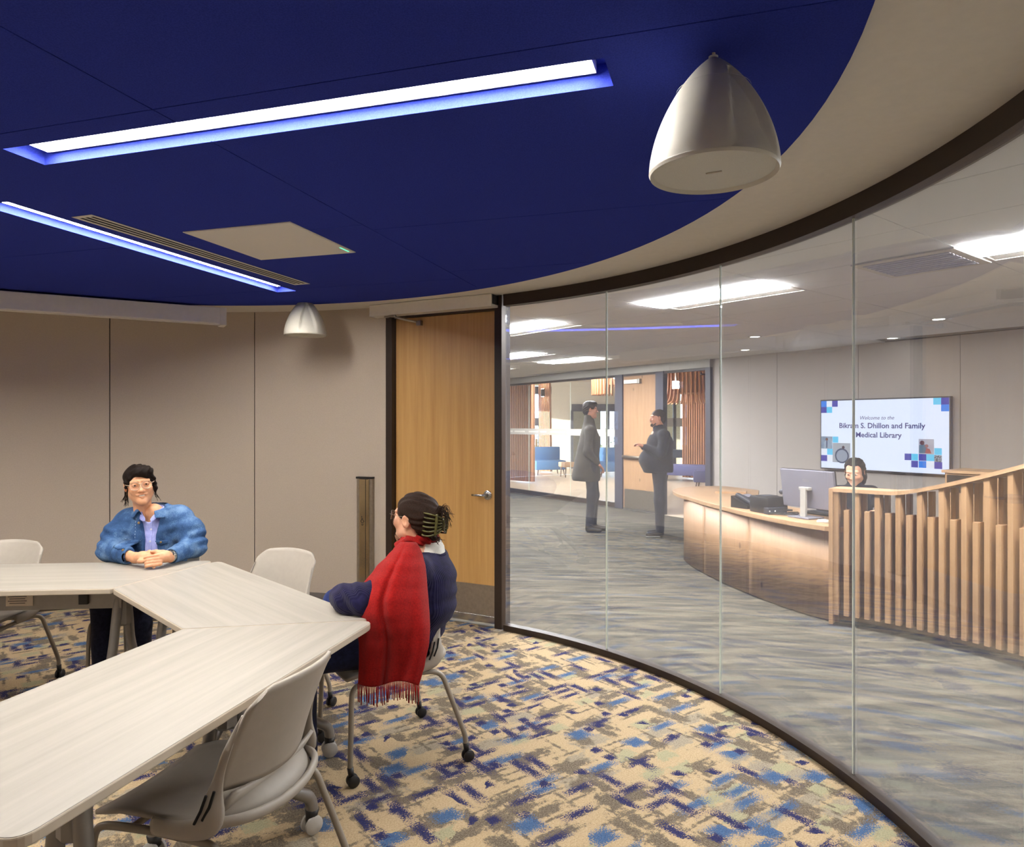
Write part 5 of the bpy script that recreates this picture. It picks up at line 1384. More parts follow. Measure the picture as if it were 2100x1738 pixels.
def denim_person():
    t = thing('person', 'seated person in a blue denim jacket with clasped hands on the far table', 'person', (0, 0, 0))
    N_ = np.array((-2.180,4.285,1.015)); Hc = np.array((-2.240,4.240,1.184))
    SR, SL = np.array((-2.345,4.315,.950)), np.array((-2.040,4.315,.972))
    ER, EL = np.array((-2.380,4.165,.800)), np.array((-1.925,4.255,.812))
    WR, WL = np.array((-2.135,3.995,.788)), np.array((-1.950,4.010,.790))
    parts = []
    R = Rhead(math.radians(31), math.radians(1), math.radians(-7))
    Mh = add_head(t, parts, Hc, R, M['skinA'], 2.6e-3, 1, .97, necklen=.24, neckback=.035)
    # hands and forearms, torso inside the clothes
    s = SDF()
    s.chain([tuple(ER), tuple(WR)], [.042,.027], .02)
    pw = WR+np.array((.012,-.004,0)); s.chain([tuple(WR), (-2.085,3.975,.795), (-2.035,3.955,.796)], [.027,.030,.027], .02)
    for i in range(4):     # right hand, fingers folded under the left hand
        y_ = 3.975-.017*i; z_ = .800-.006*i
        s.chain([(-2.075,y_,z_), (-2.030,y_-.010,z_+.004), (-1.993,y_-.018,z_-.010), (-1.985,y_-.018,z_-.030)], [.013,.0105,.0092,.008], .006)
    s.chain([(-2.085,3.985,.808), (-2.045,3.972,.824), (-2.005,3.955,.826), (-1.980,3.945,.822)], [.014,.011,.0098,.0085], .008)
    s.chain([tuple(EL), tuple(WL)], [.042,.027], .02)
    s.chain([tuple(WL), (-1.955,3.972,.800), (-1.962,3.945,.800)], [.027,.029,.027], .02)
    for i in range(4):     # left hand laid over the right, fingers pointing to the right hand's knuckles
        z_ = .815-.0155*i; y_ = 3.935-.006*i
        s.chain([(-1.958,y_+.004,z_), (-1.985,y_-.018,z_-.001), (-2.018,y_-.026,z_-.006), (-2.040+.005*i,y_-.020,z_-.012)], [.0120,.0102,.0092,.0080], .0035)
    s.chain([(-1.945,3.985,.815), (-1.965,3.965,.828), (-1.995,3.952,.833), (-2.018,3.945,.832)], [.013,.0105,.0095,.0085], .006)
    parts.append(sdf_obj('hands', s, (-2.22,3.87,.745), (-1.88,4.08,.86), 2.6e-3, M['skinA'], None))
    s2 = SDF(); s2.ell((-2.19,4.325,.80), (.15,.09,.22)); s2.cone(tuple(SR), tuple(SL), .045, .045, .04); s2.cone((-2.185,4.31,.98), tuple(N_), .055, .05, .04); s2.cone(tuple(SR), tuple(ER), .045, .04, .03); s2.cone(tuple(SL), tuple(EL), .045, .04, .03)
    parts.append(sdf_obj('torso', s2, (-2.5,4.1,.55), (-1.85,4.47,1.08), .012, M['skinA'], None))
    body = joinmesh(parts); body.name = 'body'; body.parent = t
    # shirt
    sh = SDF(); sh.ell((-2.19,4.320,.80), (.165,.108,.24), .02); sh.cone((-2.33,4.32,.93), (-2.05,4.32,.945), .06, .06, .05); sh.cone((-2.18,4.29,.97), (-2.18,4.285,1.01), .068, .062, .03)
    sh.ell((-2.176,4.205,1.035), (.034,.075,.075), .012, 's'); sh.cone((-2.18,4.28,.99), (-2.18,4.28,1.10), .056, .060, .006, 's')
    sh.fn(lambda P_, D_: wob(P_, .0022, 5, (20, 50)), 0, 'd')
    so = sdf_obj('shirt', sh, (-2.40,4.14,.52), (-1.98,4.46,1.07), 5e-3, M['shirt'], t)
    pk = []
    for z in (.985,.915,.845,.79):
        x = -2.166+.02*(.985-z)*.3; y = surf_y(sh, x, z, 4.10, 4.4)
        if y: MB().lathe([(.0055,0),(.0055,.003)], 12, Matrix.Translation((x, y+.001, z)) @ Matrix.Rotation(PI/2, 4, 'X')).build('button', M['shirtbtn'], so)
    for x in (-1, 1):
        P_ = [[(-2.176+x*.010, 4.212, .980), (-2.176+x*.016, 4.205, .960)], [(-2.176+x*.034, 4.216, 1.008), (-2.176+x*.046, 4.198, .972)], [(-2.178+x*.058, 4.250, 1.040), (-2.178+x*.070, 4.235, 1.000)], [(-2.18+x*.064, 4.30, 1.050), (-2.18+x*.078, 4.30, 1.020)]]
        subsurf(solidify(MB().grid(P_).build('collar', M['shirt'], so, smooth=True), .003), 2)
    for z0, z1 in ((.60,.98),):
        pts_ = [];
        for i in range(30):
            z = z0+(z1-z0)*i/29; x = -2.157+.006*(.98-z); y = surf_y(sh, x, z, 4.10, 4.4)
            if y: pts_.append((x, y-.0005, z))
        if len(pts_) > 2: MB().tube(pts_, .0011, 5).build('placket_edge', simple('shirt_seam', (122,130,200), .9), so)
    # jacket
    J = SDF(); J.ell((-2.192,4.325,.80), (.205,.135,.26), .02); J.ell((-2.192,4.33,.90), (.190,.125,.13), .05)
    J.cone(tuple(SR+np.array((.0,0,-.005))), tuple(SL+np.array((0,0,-.005))), .074, .074, .06); J.cone((-2.19,4.31,.95), (-2.182,4.30,1.01), .085, .072, .05)
    J.chain([tuple(SR), tuple((SR+ER)/2+np.array((-.022,.01,.0))), tuple(ER+np.array((-.008,.012,.0)))], [.076,.078,.066], .03)
    J.chain([tuple(SL), tuple((SL+EL)/2+np.array((.024,.0,.0))), tuple(EL+np.array((.008,.0,.0)))], [.078,.080,.068], .03)
    cR = ER+(WR-ER)*.80; cL = EL+(WL-EL)*.86
    J.cone(tuple(ER+np.array((-.008,.012,.0))), tuple(cR), .064, .047, .03); J.cone(tuple(EL+np.array((.008,0,0))), tuple(cL), .066, .047, .03)
    rn = np.random.RandomState(4)
    for c, d, f_, a_, r_ in ((ER+np.array((-.03,.02,.03)), (.5,.3,1), 120, .007, .085), (EL+np.array((.03,.0,.03)), (-.5,.2,1), 120, .007, .09), ((SR+ER)/2, (.2,0,1), 95, .005, .10), ((SL+EL)/2, (-.3,0,1), 95, .006, .10),
                             ((ER+WR)/2, (1,-.6,.2), 110, .005, .09), ((EL+WL)/2, (0,-1,.3), 110, .005, .08), ((-2.27,4.2,.80), (.9,0,.6), 85, .004, .10), ((-2.09,4.2,.80), (-.9,0,.6), 85, .004, .10), ((-2.29,4.22,.93), (.5,0,1), 90, .003, .07), ((-2.08,4.22,.94), (-.5,0,1), 90, .003, .07)):
        J.fn(folds(c, d, f_, a_, r_), 0, 'd')
    J.fn(lambda P_, D_: wob(P_, .0020, 9, (18, 40)), 0, 'd')
    dR = (WR-ER)/np.linalg.norm(WR-ER); dL = (WL-EL)/np.linalg.norm(WL-EL)
    J.cone(tuple(cR+dR*.005), tuple(cR+dR*.12), .036, .040, .004, 's'); J.cone(tuple(cL+dL*.005), tuple(cL+dL*.12), .036, .040, .004, 's')
    J.fn(lambda P_, D_: np.maximum(((P_-cR)@dR)*-1+.022, np.linalg.norm(P_-cR, axis=1)-.10), .003, 's'); J.fn(lambda P_, D_: np.maximum(((P_-cL)@dL)*-1+.022, np.linalg.norm(P_-cL, axis=1)-.10), .003, 's')
    def opening(P_, D_):      # open front
        z = P_[:, 2]; cx = -2.166+.012*np.clip((.98-z)/.2, 0, 1)
        hw_ = .034+.030*np.clip((z-.86)/.15, 0, 1)+.012*np.clip((.86-z)/.15, 0, 1)
        return np.maximum(np.abs(P_[:, 0]-cx)-hw_, P_[:, 1]-4.275)
    J.fn(opening, .004, 's'); J.cone((-2.18,4.275,.985), (-2.178,4.27,1.12), .064, .070, .004, 's')
    J.fn(lambda P_, D_: .702-P_[:, 2]+0*P_[:, 0], .004, 'd') if 0 else None
    jo = sdf_obj('jacket', J, (-2.56,3.99,.60), (-1.78,4.52,1.06), 5.5e-3, M['denim'], t)
    # collar with turned-out points
    def col(sgn):
        rows = []
        for i in range(13):
            a = math.radians(28+152*i/12); cx, cy = -2.180, 4.288
            x_, y_ = math.sin(a)*sgn, -math.cos(a)
            f0 = max(0, 1-i/4.5)
            base = Vector((cx+x_*.072, cy+y_*.068, .990+.018*(i/12)-.022*f0)); up_ = Vector((cx+x_*(.076+.010*f0), cy+y_*.074-.012*f0, 1.045+.016*(i/12)-.012*f0)); fo = Vector((cx+x_*(.098+.026*f0), cy+y_*.094-.024*f0, 1.010+.004*(i/12)-.010*f0)); tip = Vector((cx+x_*(.108+.030*f0), cy+y_*.104-.022*f0, .985+.004*f0))
            rows.append([base, up_, up_*.45+fo*.55+Vector((0,0,.010)), fo, tip])
        return subsurf(solidify(MB().grid(rows).build('collar', M['denim'], jo, smooth=True), .005), 2)
    col(1); col(-1)
    # stitched seams, pocket flaps and buttons laid on the jacket surface
    def surfpath(pts2, off=-.0008):
        out = []
        for x, z in pts2:
            y = surf_y(J, x, z, 4.0, 4.4)
            if y is not None and (not out or abs(y-out[-1][1]) < .05): out.append((x, y+off, z))
        return out
    def lerp2(a_, b_, n_=26): return [(a_[0]+(b_[0]-a_[0])*i/(n_-1), a_[1]+(b_[1]-a_[1])*i/(n_-1)) for i in range(n_)]
    sg = MB()
    for a_, b_ in (((-2.305,.862),(-2.208,.852)), ((-2.128,.855),(-2.055,.872)), ((-2.246,.985),(-2.238,.76)), ((-2.112,.985),(-2.098,.76)), ((-2.212,.97),(-2.206,.76)), ((-2.124,.97),(-2.118,.76))):
        p_ = surfpath(lerp2(a_, b_))
        for q in (0,):
            if len(p_) > 3:
                for i in range(0, len(p_)-1, 2): sg.tube(p_[i:i+2], .0011, 5)
    tag(sg.build('stitching', M['stitch'], jo), kind='stuff')
    for x0, x1, z0, z1 in ((-2.300,-2.214,.858,.836), (-2.122,-2.060,.852,.832)):
        rows = []
        for i in range(9):
            x = x0+(x1-x0)*i/8; row = []
            for k in range(4):
                z = z0+(z1-z0)*k/3-(.010*(1-abs(i/4-1)))*(k/3); y = surf_y(J, x, z, 4.0, 4.4) or 4.2; row.append((x, y-.0035, z))
            rows.append(row)
        solidify(MB().grid(rows).build('pocket_flap', M['denim'], jo, smooth=True), .004)
    for x, z in ((-2.222,.958), (-2.216,.828), (-2.096,.842)):
        y = surf_y(J, x, z, 4.0, 4.4)
        if y: MB().lathe([(.0075,0),(.0075,.004),(.004,.006)], 14, Matrix.Translation((x, y-.002, z)) @ Matrix.Rotation(PI/2, 4, 'X')).build('button', M['brass'], jo, **SM)
    # hair
    def hl(x, y):
        front = .060-.50*np.clip(x+.015, 0, .08)+.10*np.clip(-x-.015, 0, .05)*-1.0
        side = -.004+0*x; back = -.115+0*x
        z = front+(side-front)*sm(-.075, -.030, y); z = np.where(y > .0, side+(back-side)*sm(.018, .055, y), z)
        return z
    ho = hair_obj(t, Mh, M['hairblk'], hl, [((0,.022,.036), (.086,.103,.090)), ((.02,-.040,.075), (.060,.056,.045)), ((0,.05,-.04), (.072,.066,.085))], extra=[((.076,-.030,.03), (.082,-.018,-.03), .014, .012), ((.082,-.018,-.03), (.080,-.006,-.075), .012, .005), ((-.074,-.034,.03), (-.079,-.026,-.008), .012, .006)], h=3.2e-3, seed=3)
    rn = random.Random(5); ps = []
    for i in range(26):
        sx = rn.choice((-1, -1, 1)); y_ = rn.uniform(.02, .07); x_ = sx*rn.uniform(.066, .084)
        ps.append([(x_, y_, rn.uniform(-.03,.0)), (x_*1.06, y_+.005, -.06), (x_*(1.05+rn.uniform(0,.35)), y_+rn.uniform(-.02,.01), -.085-rn.uniform(0,.045))])
    strands(t, Mh, ps, M['hairblk'], .0012)
    glasses(t, Mh, M['goldframe'], .028, .023, .0022)
    # watch
    wc = WL*.62+cL*.38; dL_ = Vector(dL); a0 = Vector((0,0,1)); a0 = (a0-dL_*a0.dot(dL_)).normalized(); b0 = dL_.cross(a0)
    wt = MB()
    for q in (-.009, .0, .009):
        wt.tube([Vector(wc)+dL_*q+(a0*math.cos(2*PI*k/20)+b0*math.sin(2*PI*k/20))*.0315 for k in range(21)], .0045, 6, cap=False)
    wo = wt.build('watch', M['chrome'], t, smooth=True)
    fc = Vector(wc)+(a0*.55+Vector((-1,-.6,0)).normalized()*.0+Vector((.35,-.75,.2)).normalized()*.85).normalized()*.034
    Mw = (fc-Vector(wc)).to_track_quat('Z', 'Y').to_matrix().to_4x4(); Mw.translation = fc
    MB().box((0,0,0), (.034,.030,.010), bev=.003, M=Mw).build('watch_face', M['black'], wo)
    # trousers and shoes
    tr_ = SDF(); tr_.ell((-2.19,4.36,.53), (.18,.14,.11), .03)
    for sx, kx, fx in ((-1,-2.30,-2.33), (1,-2.10,-2.12)):
        tr_.cone((-2.19+sx*.09,4.33,.53), (kx,3.98,.545), .088, .070, .04); tr_.cone((kx,3.97,.54), (fx,4.02,.10), .068, .055, .03)
    tr_.fn(lambda P_, D_: wob(P_, .0025, 12, (20, 45)), 0, 'd')
    sdf_obj('trousers', tr_, (-2.45,3.85,.06), (-1.95,4.55,.68), .010, M['navytrouser'], t)
    for fx in (-2.33,-2.12):
        sh_ = SDF(); sh_.cone((fx,4.05,.045), (fx-.01,3.90,.035), .042, .036, .02); sh_.cone((fx,4.04,.06), (fx,4.03,.10), .042, .038, .02); sh_.half((0,0,0.002), (0,0,1), .004, 's'); sdf_obj('shoe', sh_, (fx-.07,3.83,-.01), (fx+.07,4.12,.13), .008, M['black'], t)
    return t
denim_person()
# ---------------- person in the navy sweater and red scarf
M['sweater'] = fabric('navy_rib_knit', (18,16,46), (31,28,68), 30, rib=.35, ribaxis=(0,1,0), ribscale=40)
M['jean'] = fabric('dark_jeans', (14,16,38), (26,30,62), 50); M['jeanblue'] = fabric('blue_jeans', (24,36,84), (42,58,112), 40)
M['scarf'] = fabric('red_wool', (130,10,9), (160,17,14), 140, bstr=.5, bscale=500); M['whitecollar'] = fabric('white_cotton', (226,222,212), (242,238,230), 40)
M['clip'] = simple('olive_clip', (74,70,34), .25, var=.2, nscale=60)
def scarf_person():
    t = thing('person', 'seated person in a navy sweater with a long red scarf, seen from behind', 'person', (0,0,0))
    Hc = np.array((-.459,3.300,1.108)); R = Rhead(math.radians(-119), math.radians(-6), 0)
    parts = []
    Mh = add_head(t, parts, Hc, R, M['skinB'], 2.6e-3, 0, 1.0, necklen=.20, neckback=.05)
    ES = np.array((-.635,2.985,.800)); SLh = np.array((-.435,3.160,.890)); SRh = np.array((-.395,3.465,.890)); WLh = np.array((-.735,3.115,.785)); ERh = np.array((-.53,3.51,.68)); WRh = np.array((-.60,3.36,.635))
    b = SDF(); b.ell((-.42,3.32,.80), (.09,.13,.17)); b.cone(tuple(SLh), tuple(SRh), .045, .045, .04); b.cone((-.41,3.32,.93), (-.43,3.315,1.02), .055, .05, .03); b.chain([tuple(SLh), tuple(ES), tuple(WLh)], [.045,.038,.026], .02); b.chain([tuple(SRh), tuple(ERh), tuple(WRh)], [.045,.038,.026], .02)
    parts.append(sdf_obj('torso', b, (-.90,2.90,.55), (-.28,3.56,1.06), .011, M['skinB'], None))
    hs = SDF(); hand(hs, WLh, (.25,.95,-.05), (0,0,1), (.9,-.2,0), .55); hand(hs, WRh, (-.35,-.9,-.02), (0,0,1), (-.9,.3,0), .55)
    parts.append(sdf_obj('hands', hs, (-.80,3.06,.56), (-.52,3.40,.85), 4e-3, M['skinB'], None))
    body = joinmesh(parts); body.name = 'body'; body.parent = t
    # sweater
    S = SDF(); S.ell((-.462,3.315,.59), (.135,.165,.16), .03); S.ell((-.392,3.322,.71), (.128,.178,.13), .05); S.ell((-.392,3.325,.82), (.132,.184,.135), .05); S.cone((-.425,3.170,.885), (-.385,3.460,.890), .062, .062, .05); S.cone((-.405,3.32,.88), (-.405,3.32,.905), .090, .075, .04)
    S.chain([tuple(SLh), tuple(ES+np.array((.01,.0,0)))], [.066,.064], .03); S.chain([tuple(ES), (-.700,3.02,.795), (-.742,3.065,.797)], [.064,.062,.056], .03)
    S.chain([tuple(SRh), tuple(ERh), (-.59,3.38,.64)], [.066,.060,.048], .03)
    for c, d, f_, a_, r_ in ((ES+np.array((-.03,0,.02)), (1,.2,.8), 110, .007, .09), ((-.70,3.02,.80), (1,.5,.2), 120, .006, .06), ((-.30,3.30,.72), (.2,0,1), 80, .006, .10), ((-.34,3.30,.60), (.2,0,1), 70, .007, .10), ((-.30,3.40,.86), (.4,.5,1), 60, .004, .10)): S.fn(folds(c, d, f_, a_, r_), 0, 'd')
    S.fn(lambda P_, D_: wob(P_, .0022, 21, (16, 36)), 0, 'd'); S.cone((-.405,3.32,.965), (-.42,3.32,1.06), .078, .085, .006, 's'); S.half((0,0,.455), (0,0,1), .006, 's')
    so = sdf_obj('sweater', S, (-.87,2.88,.44), (-.22,3.58,1.02), 5.5e-3, M['sweater'], t)
    ring_ = []
    for k in range(33):
        a = 2*PI*k/32; ring_.append((-.405+.090*math.cos(a), 3.32+.090*math.sin(a), .934+.004*math.cos(a)))
    MB().tube(ring_, .007, 8, cap=False).build('neckband', M['sweater'], so, smooth=True)
    # white collar
    prof = [(.084,.940),(.080,.965),(.066,.990),(.060,.998),(.054,.992),(.056,.96)]
    vs = []; nn = 40
    for r_, z in prof:
        for k in range(nn):
            a = 2*PI*k/nn; vs.append((-.402+r_*math.cos(a)*(1.03), 3.32+r_*math.sin(a), z+.006*math.cos(a)+.006*math.sin(2*a)))
    MB().add(vs, [(i*nn+k, i*nn+(k+1) % nn, (i+1)*nn+(k+1) % nn, (i+1)*nn+k) for i in range(len(prof)-1) for k in range(nn)]).build('collar', M['whitecollar'], t, smooth=True)
    # scarf: loop round the neck and a long end hanging down over the near arm
    sc_ = SDF()
    lp = []
    for k in range(25):
        a = 2*PI*k/24; lp.append((-.437+.066*math.cos(a), 3.312+.066*math.sin(a), 1.008+.012*math.cos(a)-.012*math.sin(a)*0))
    for i in range(24): sc_.cone(lp[i], lp[i+1], .026, .026, .006)
    sc_.chain([(-.485,3.25,1.0), (-.50,3.20,.985), (-.485,3.14,.965), (-.475,3.09,.93)], [.026,.030,.034,.034], .03)
    sc_.fn(lambda P_, D_: .0045*np.sin(P_[:, 2]*190+10*np.arctan2(P_[:, 1]-3.31, P_[:, 0]+.43))+wob(P_, .002, 8, (30, 60)), 0, 'd')
    sco = sdf_obj('scarf', sc_, (-.57,3.02,.87), (-.32,3.42,1.07), 4e-3, M['scarf'], t)
    rowsd = [(1112,822,852,3.150,.3),(1122,812,860,3.105,.5),(1140,795,867,3.045,.8),(1165,770,873,2.985,1.0),(1200,744,876,2.935,1.15),(1235,726,879,2.900,1.15),(1262,724,881,2.895,1.0),(1288,731,882,2.905,.7),(1320,736,880,2.925,.4),(1360,736,872,2.945,.15),(1385,735,865,2.955,.05),(1404,734,859,2.960,0)]
    G = []
    from bisect import bisect
    nr = 46; ncx = 34
    ys_ = [r[0] for r in rowsd]
    for i in range(nr):
        y = 1112+(1404-1112)*i/(nr-1); j = min(max(bisect(ys_, y)-1, 0), len(rowsd)-2); f = (y-ys_[j])/(ys_[j+1]-ys_[j]); f = f*f*(3-2*f)*.5+f*.5
        L_, R_, D_, W_2 = [rowsd[j][q]+(rowsd[j+1][q]-rowsd[j][q])*f for q in (1, 2, 3, 4)]
        row = []
        for k in range(ncx):
            u = k/(ncx-1); px = L_+(R_-L_)*u
            wrap = W_2*.105*(2*abs(u-.45))**2.2
            g0 = i/(nr-1)
            fold = .014*math.sin(u*PI*3.4+.8+.9*g0)*min(1, g0*2.2)+.006*math.sin(u*PI*8+2*g0)*min(1, g0*2)
            crease = .034*math.exp(-((u-.37-.04*g0)/.05)**2)*min(1, g0*2.5)-.016*math.exp(-((u-.52-.04*g0)/.09)**2)*min(1, g0*2.5)
            yy = y+ (6*math.sin(u*PI*2.2)*g0 if i > nr-8 else 0)
            row.append(at(px, yy, D_+wrap+fold*.8+crease))
        G.append(row)
    subsurf(solidify(MB().grid(G).build('scarf_end', M['scarf'], sco, smooth=True), .007, 0), 1)
    fr_ = MB(); rn = random.Random(11)
    for k in range(42):
        u = k/41; j = u*(ncx-1); j0 = min(int(j), ncx-2); p = G[-1][j0].lerp(G[-1][j0+1], j-j0)
        ln = rn.uniform(.065,.085); dx = rn.uniform(-.006,.006); dy = rn.uniform(-.004,.004)
        fr_.tube([p+Vector((0,0,.004)), p+Vector((dx*.5, dy, -ln*.5)), p+Vector((dx, dy*.4, -ln))], .0022, 5)
    tag(fr_.build('fringe', M['scarf'], sco, smooth=True), kind='stuff')
    # jeans
    tr_ = SDF(); tr_.ell((-.525,3.315,.545), (.13,.165,.095), .03)
    tr_.cone((-.55,3.235,.535), (-.90,3.010,.535), .088, .066, .04); tr_.cone((-.90,3.010,.53), (-.90,3.075,.12), .064, .050, .03)
    tr_.fn(lambda P_, D_: wob(P_, .0025, 31, (20, 45)), 0, 'd'); tr_.half((0,0,.446), (0,0,1), .006, 's') if 0 else None
    sdf_obj('jeans', tr_, (-1.02,2.88,.06), (-.36,3.52,.67), .009, M['jean'], t)
    t2 = SDF(); t2.cone((-.53,3.40,.56), (-.835,3.375,.695), .085, .066, .04); t2.chain([(-.835,3.375,.69), (-.93,3.20,.46), (-.96,3.12,.36)], [.064,.054,.048], .03)
    t2.fn(lambda P_, D_: wob(P_, .0025, 33, (20, 45)), 0, 'd')
    sdf_obj('crossed_leg', t2, (-1.06,3.03,.28), (-.42,3.50,.80), .009, M['jeanblue'], t)
    for a_, b_ in (((-.90,3.08,.05), (-1.02,3.00,.035)), ((-.97,3.10,.31), (-1.08,3.02,.27))):
        sh_ = SDF(); sh_.cone(a_, b_, .042, .034, .02); sh_.cone(a_, (a_[0]+.005, a_[1], a_[2]+.05), .040, .040, .02)
        lo_ = np.minimum(a_, b_)-.06; hi_ = np.maximum(a_, b_)+.11; 
        if a_[2] < .1: sh_.half((0,0,.002), (0,0,1), .004, 's')
        sdf_obj('shoe', sh_, lo_, hi_, .008, M['black'], t)
    # hair gathered up in a claw clip
    def hl(x, y):
        front = .060+0*x; side = -.012+0*x; back = -.060+0*x
        z = front+(side-front)*sm(-.080, -.035, y); return np.where(y > .0, side+(back-side)*sm(.025, .060, y), z)
    hair_obj(t, Mh, M['hairbrn'], hl, [((0,.022,.034), (.085,.105,.090)), ((0,.070,-.015), (.066,.060,.070))],
             extra=[((0,.100,-.02), (0,.118,.035), .040, .036), ((0,.118,.03), (0,.150,.070), .022, .010), ((.0,.10,-.045), (.01,.128,-.070), .030, .014)], h=3.2e-3, seed=6, hi=(.13,.20,.17))
    ps = []; rn = random.Random(9)
    for i in range(34):
        x0 = rn.uniform(-.02,.02); ps.append([(x0,.13,.05+rn.uniform(-.01,.02)), (x0+rn.uniform(-.02,.02), .165, .068+rn.uniform(-.02,.02)), (x0+rn.uniform(-.03,.03), .195+rn.uniform(-.01,.01), .03+rn.uniform(-.05,.02))])
    for i in range(16): ps.append([(rn.uniform(-.03,.03),.11,-.05), (rn.uniform(-.03,.03),.14,-.075), (rn.uniform(-.035,.035),.165+rn.uniform(-.02,.01),-.085+rn.uniform(-.01,.02))])
    for x in (1,):
        for i in range(5): ps.append([(x*.070,-.055-.004*i,.02), (x*.074,-.062-.003*i,-.03), (x*.070,-.058+.003*i,-.075), (x*.062,-.048+.006*i,-.115+.004*i)])
    strands(t, Mh, ps, M['hairbrn'], .0010)
    cl = MB(); M_ = Matrix([list(q) for q in Mh])
    for x in (-1, 1):
        for k in range(6):
            z = -.055+.020*k
            cl.tube([M_ @ Vector(q) for q in smoothpath([(x*.010,.165,z*.55), (x*.034,.158,z*.8), (x*.058,.132,z), (x*.060,.105,z*1.02), (x*.050,.088,z)], 4)], [.0048]*16+[.002], 6)
        cl.tube([M_ @ Vector(q) for q in smoothpath([(x*.040,.154,-.052), (x*.043,.158,0), (x*.040,.154,.048)], 4)], .007, 6)
    cl.tube([M_ @ Vector(q) for q in ((0,.166,-.03), (0,.168,0), (0,.166,.03))], .010, 8)
    cl.build('hair_clip', M['clip'], t, smooth=True)
    glasses(t, Mh, simple('thin_metal_frame', (120,112,104), .3, metal=.8), .024, .021, .0011)
    return t
scarf_person()

# ---------------- the two people talking in the lobby and the one at the desk
M['coat'] = fabric('olive_coat', (44,40,36), (66,62,54), 20); M['charcoal'] = fabric('charcoal_trousers', (26,28,38), (44,46,58), 30); M['blackjacket'] = fabric('black_jacket', (20,22,30), (36,38,48), 30); M['sole'] = simple('shoe_sole', (190,188,182), .6)
def stander(label, X, Y, face, hh, Hc, coat, coatmat, legs, feet, arms, legmat, hair, hairdef, skin, shoemat, chub=0, extra=None, sole=None):
    t = thing('person', label, 'person', (X, Y, -.013), 0)
    yaw = math.radians(90 if face > 0 else -90)+face*0.0
    parts = []
    Mh = add_head(t, parts, np.array(Hc), Rhead(yaw, math.radians(2), 0), skin, 4.5e-3, 0, 1.0, chub=chub, eyes=True, neckback=0.0)
    b = SDF(); b.cone((0,0,.95), (0,0,1.35), .11, .12); b.cone((0,0,1.35), (Hc[0]*.6, 0, Hc[2]-.15), .08, .055, .05)
    for a in arms: b.chain(a, [.045,.038,.026], .02); hand(b, a[-1], np.array(a[-1])-np.array(a[-2])+np.array((0,0,.0)), (0,0,1), (0,-1,0), .7)
    lo_ = np.array((-.5,-.35,.85)); hi_ = np.array((.5,.35,Hc[2]-.04))
    parts.append(sdf_obj('torso', b, lo_, hi_, .009, skin, None))
    body = joinmesh(parts); body.name = 'body'; body.parent = t
    S = SDF(); coat(S); 
    for a in arms: 
        a_ = np.array(a); S.chain([tuple(a_[0]), tuple(a_[1]), tuple(a_[1]+(a_[2]-a_[1])*.88)], [.072,.062,.046], .035)
    S.fn(lambda P_, D_: wob(P_, .004, 41, (14, 34)), 0, 'd')
    S.cone((Hc[0]*.8,0,Hc[2]-.17), (Hc[0],0,Hc[2]-.05), .056, .066, .006, 's')
    sdf_obj('coat', S, (-.48,-.38,.55), (.48,.38,Hc[2]-.06), .0095, coatmat, t)
    L_ = SDF()
    for lg in legs: L_.chain(lg, [.095,.072,.058], .04)
    L_.fn(lambda P_, D_: wob(P_, .004, 43, (16, 40)), 0, 'd')
    sdf_obj('trousers', L_, (-.45,-.3,.05), (.45,.3,1.08), .010, legmat, t)
    for fa, fb in feet:
        sh_ = SDF(); sh_.cone(fa, fb, .045, .038, .02); sh_.cone(fa, (fa[0], fa[1], fa[2]+.08), .045, .046, .02); sh_.half((0,0,.0), (0,0,1), .004, 's')
        so_ = sdf_obj('shoe', sh_, np.minimum(fa, fb)-.07, np.maximum(fa, fb)+np.array((.07,.07,.15)), .009, shoemat, t)
        if sole: 
            s2 = SDF(); s2.cone(fa, fb, .049, .042, .02); s2.box((fa[0], fa[1], .0), (.5,.5,.022), .002, .004, 'i'); s2.half((0,0,.0), (0,0,1), .003, 's'); sdf_obj('sole', s2, np.minimum(fa, fb)-.07, np.maximum(fa, fb)+.07, .008, M['sole'], so_)
    hair_obj(t, Mh, hair, hairdef[0], hairdef[1], hairdef[2] if len(hairdef) > 2 else (), h=5e-3, seed=8)
    return t
def hl_short(x, y):
    front = .052+0*x; side = -.010+0*x; back = -.085+0*x
    z = front+(side-front)*sm(-.075, -.030, y); return np.where(y > .0, side+(back-side)*sm(.020, .055, y), z)
def coat1(S):
    S.cone((-.02,-.16,1.46), (-.02,.16,1.46), .075, .075, .06); S.ell((-.01,0,1.30), (.145,.19,.24), .06); S.cone((-.03,0,1.15), (-.055,0,.80), .165, .205, .06); S.cone((-.01,0,1.50), (-.015,0,1.655), .090, .072, .04)
    S.half((0,0,.735), (0,0,1), .01, 's'); S.fn(lambda P_, D_: np.maximum(np.abs(P_[:, 1])-.035*np.clip((1.35-P_[:, 2])/.5, 0, 1), .06-P_[:, 0]), .01, 's')
stander('standing person in a long dark coat and boots, hand in pocket, in the lobby', 1.13, 10.2, 1, 1.86, (.005,0,1.765), coat1, M['coat'],
        [[(-.01,-.09,.98),(.02,-.09,.52),(-.02,-.09,.10)], [(.02,.09,.98),(.07,.09,.52),(.05,.09,.10)]], [((-.03,-.09,.05),(.12,-.10,.035)), ((.06,.09,.05),(.23,.07,.035))],
        [[(-.02,-.19,1.45),(-.06,-.24,1.17),(.10,-.20,.985)], [(-.02,.19,1.45),(-.05,.24,1.17),(.10,.20,.97)]], M['charcoal'], M['hairblk'], (hl_short, [((0,.020,.040), (.084,.102,.088)), ((0,-.040,.082), (.062,.058,.042)), ((0,.040,-.015), (.079,.074,.080))]), M['skinC'], M['black'])
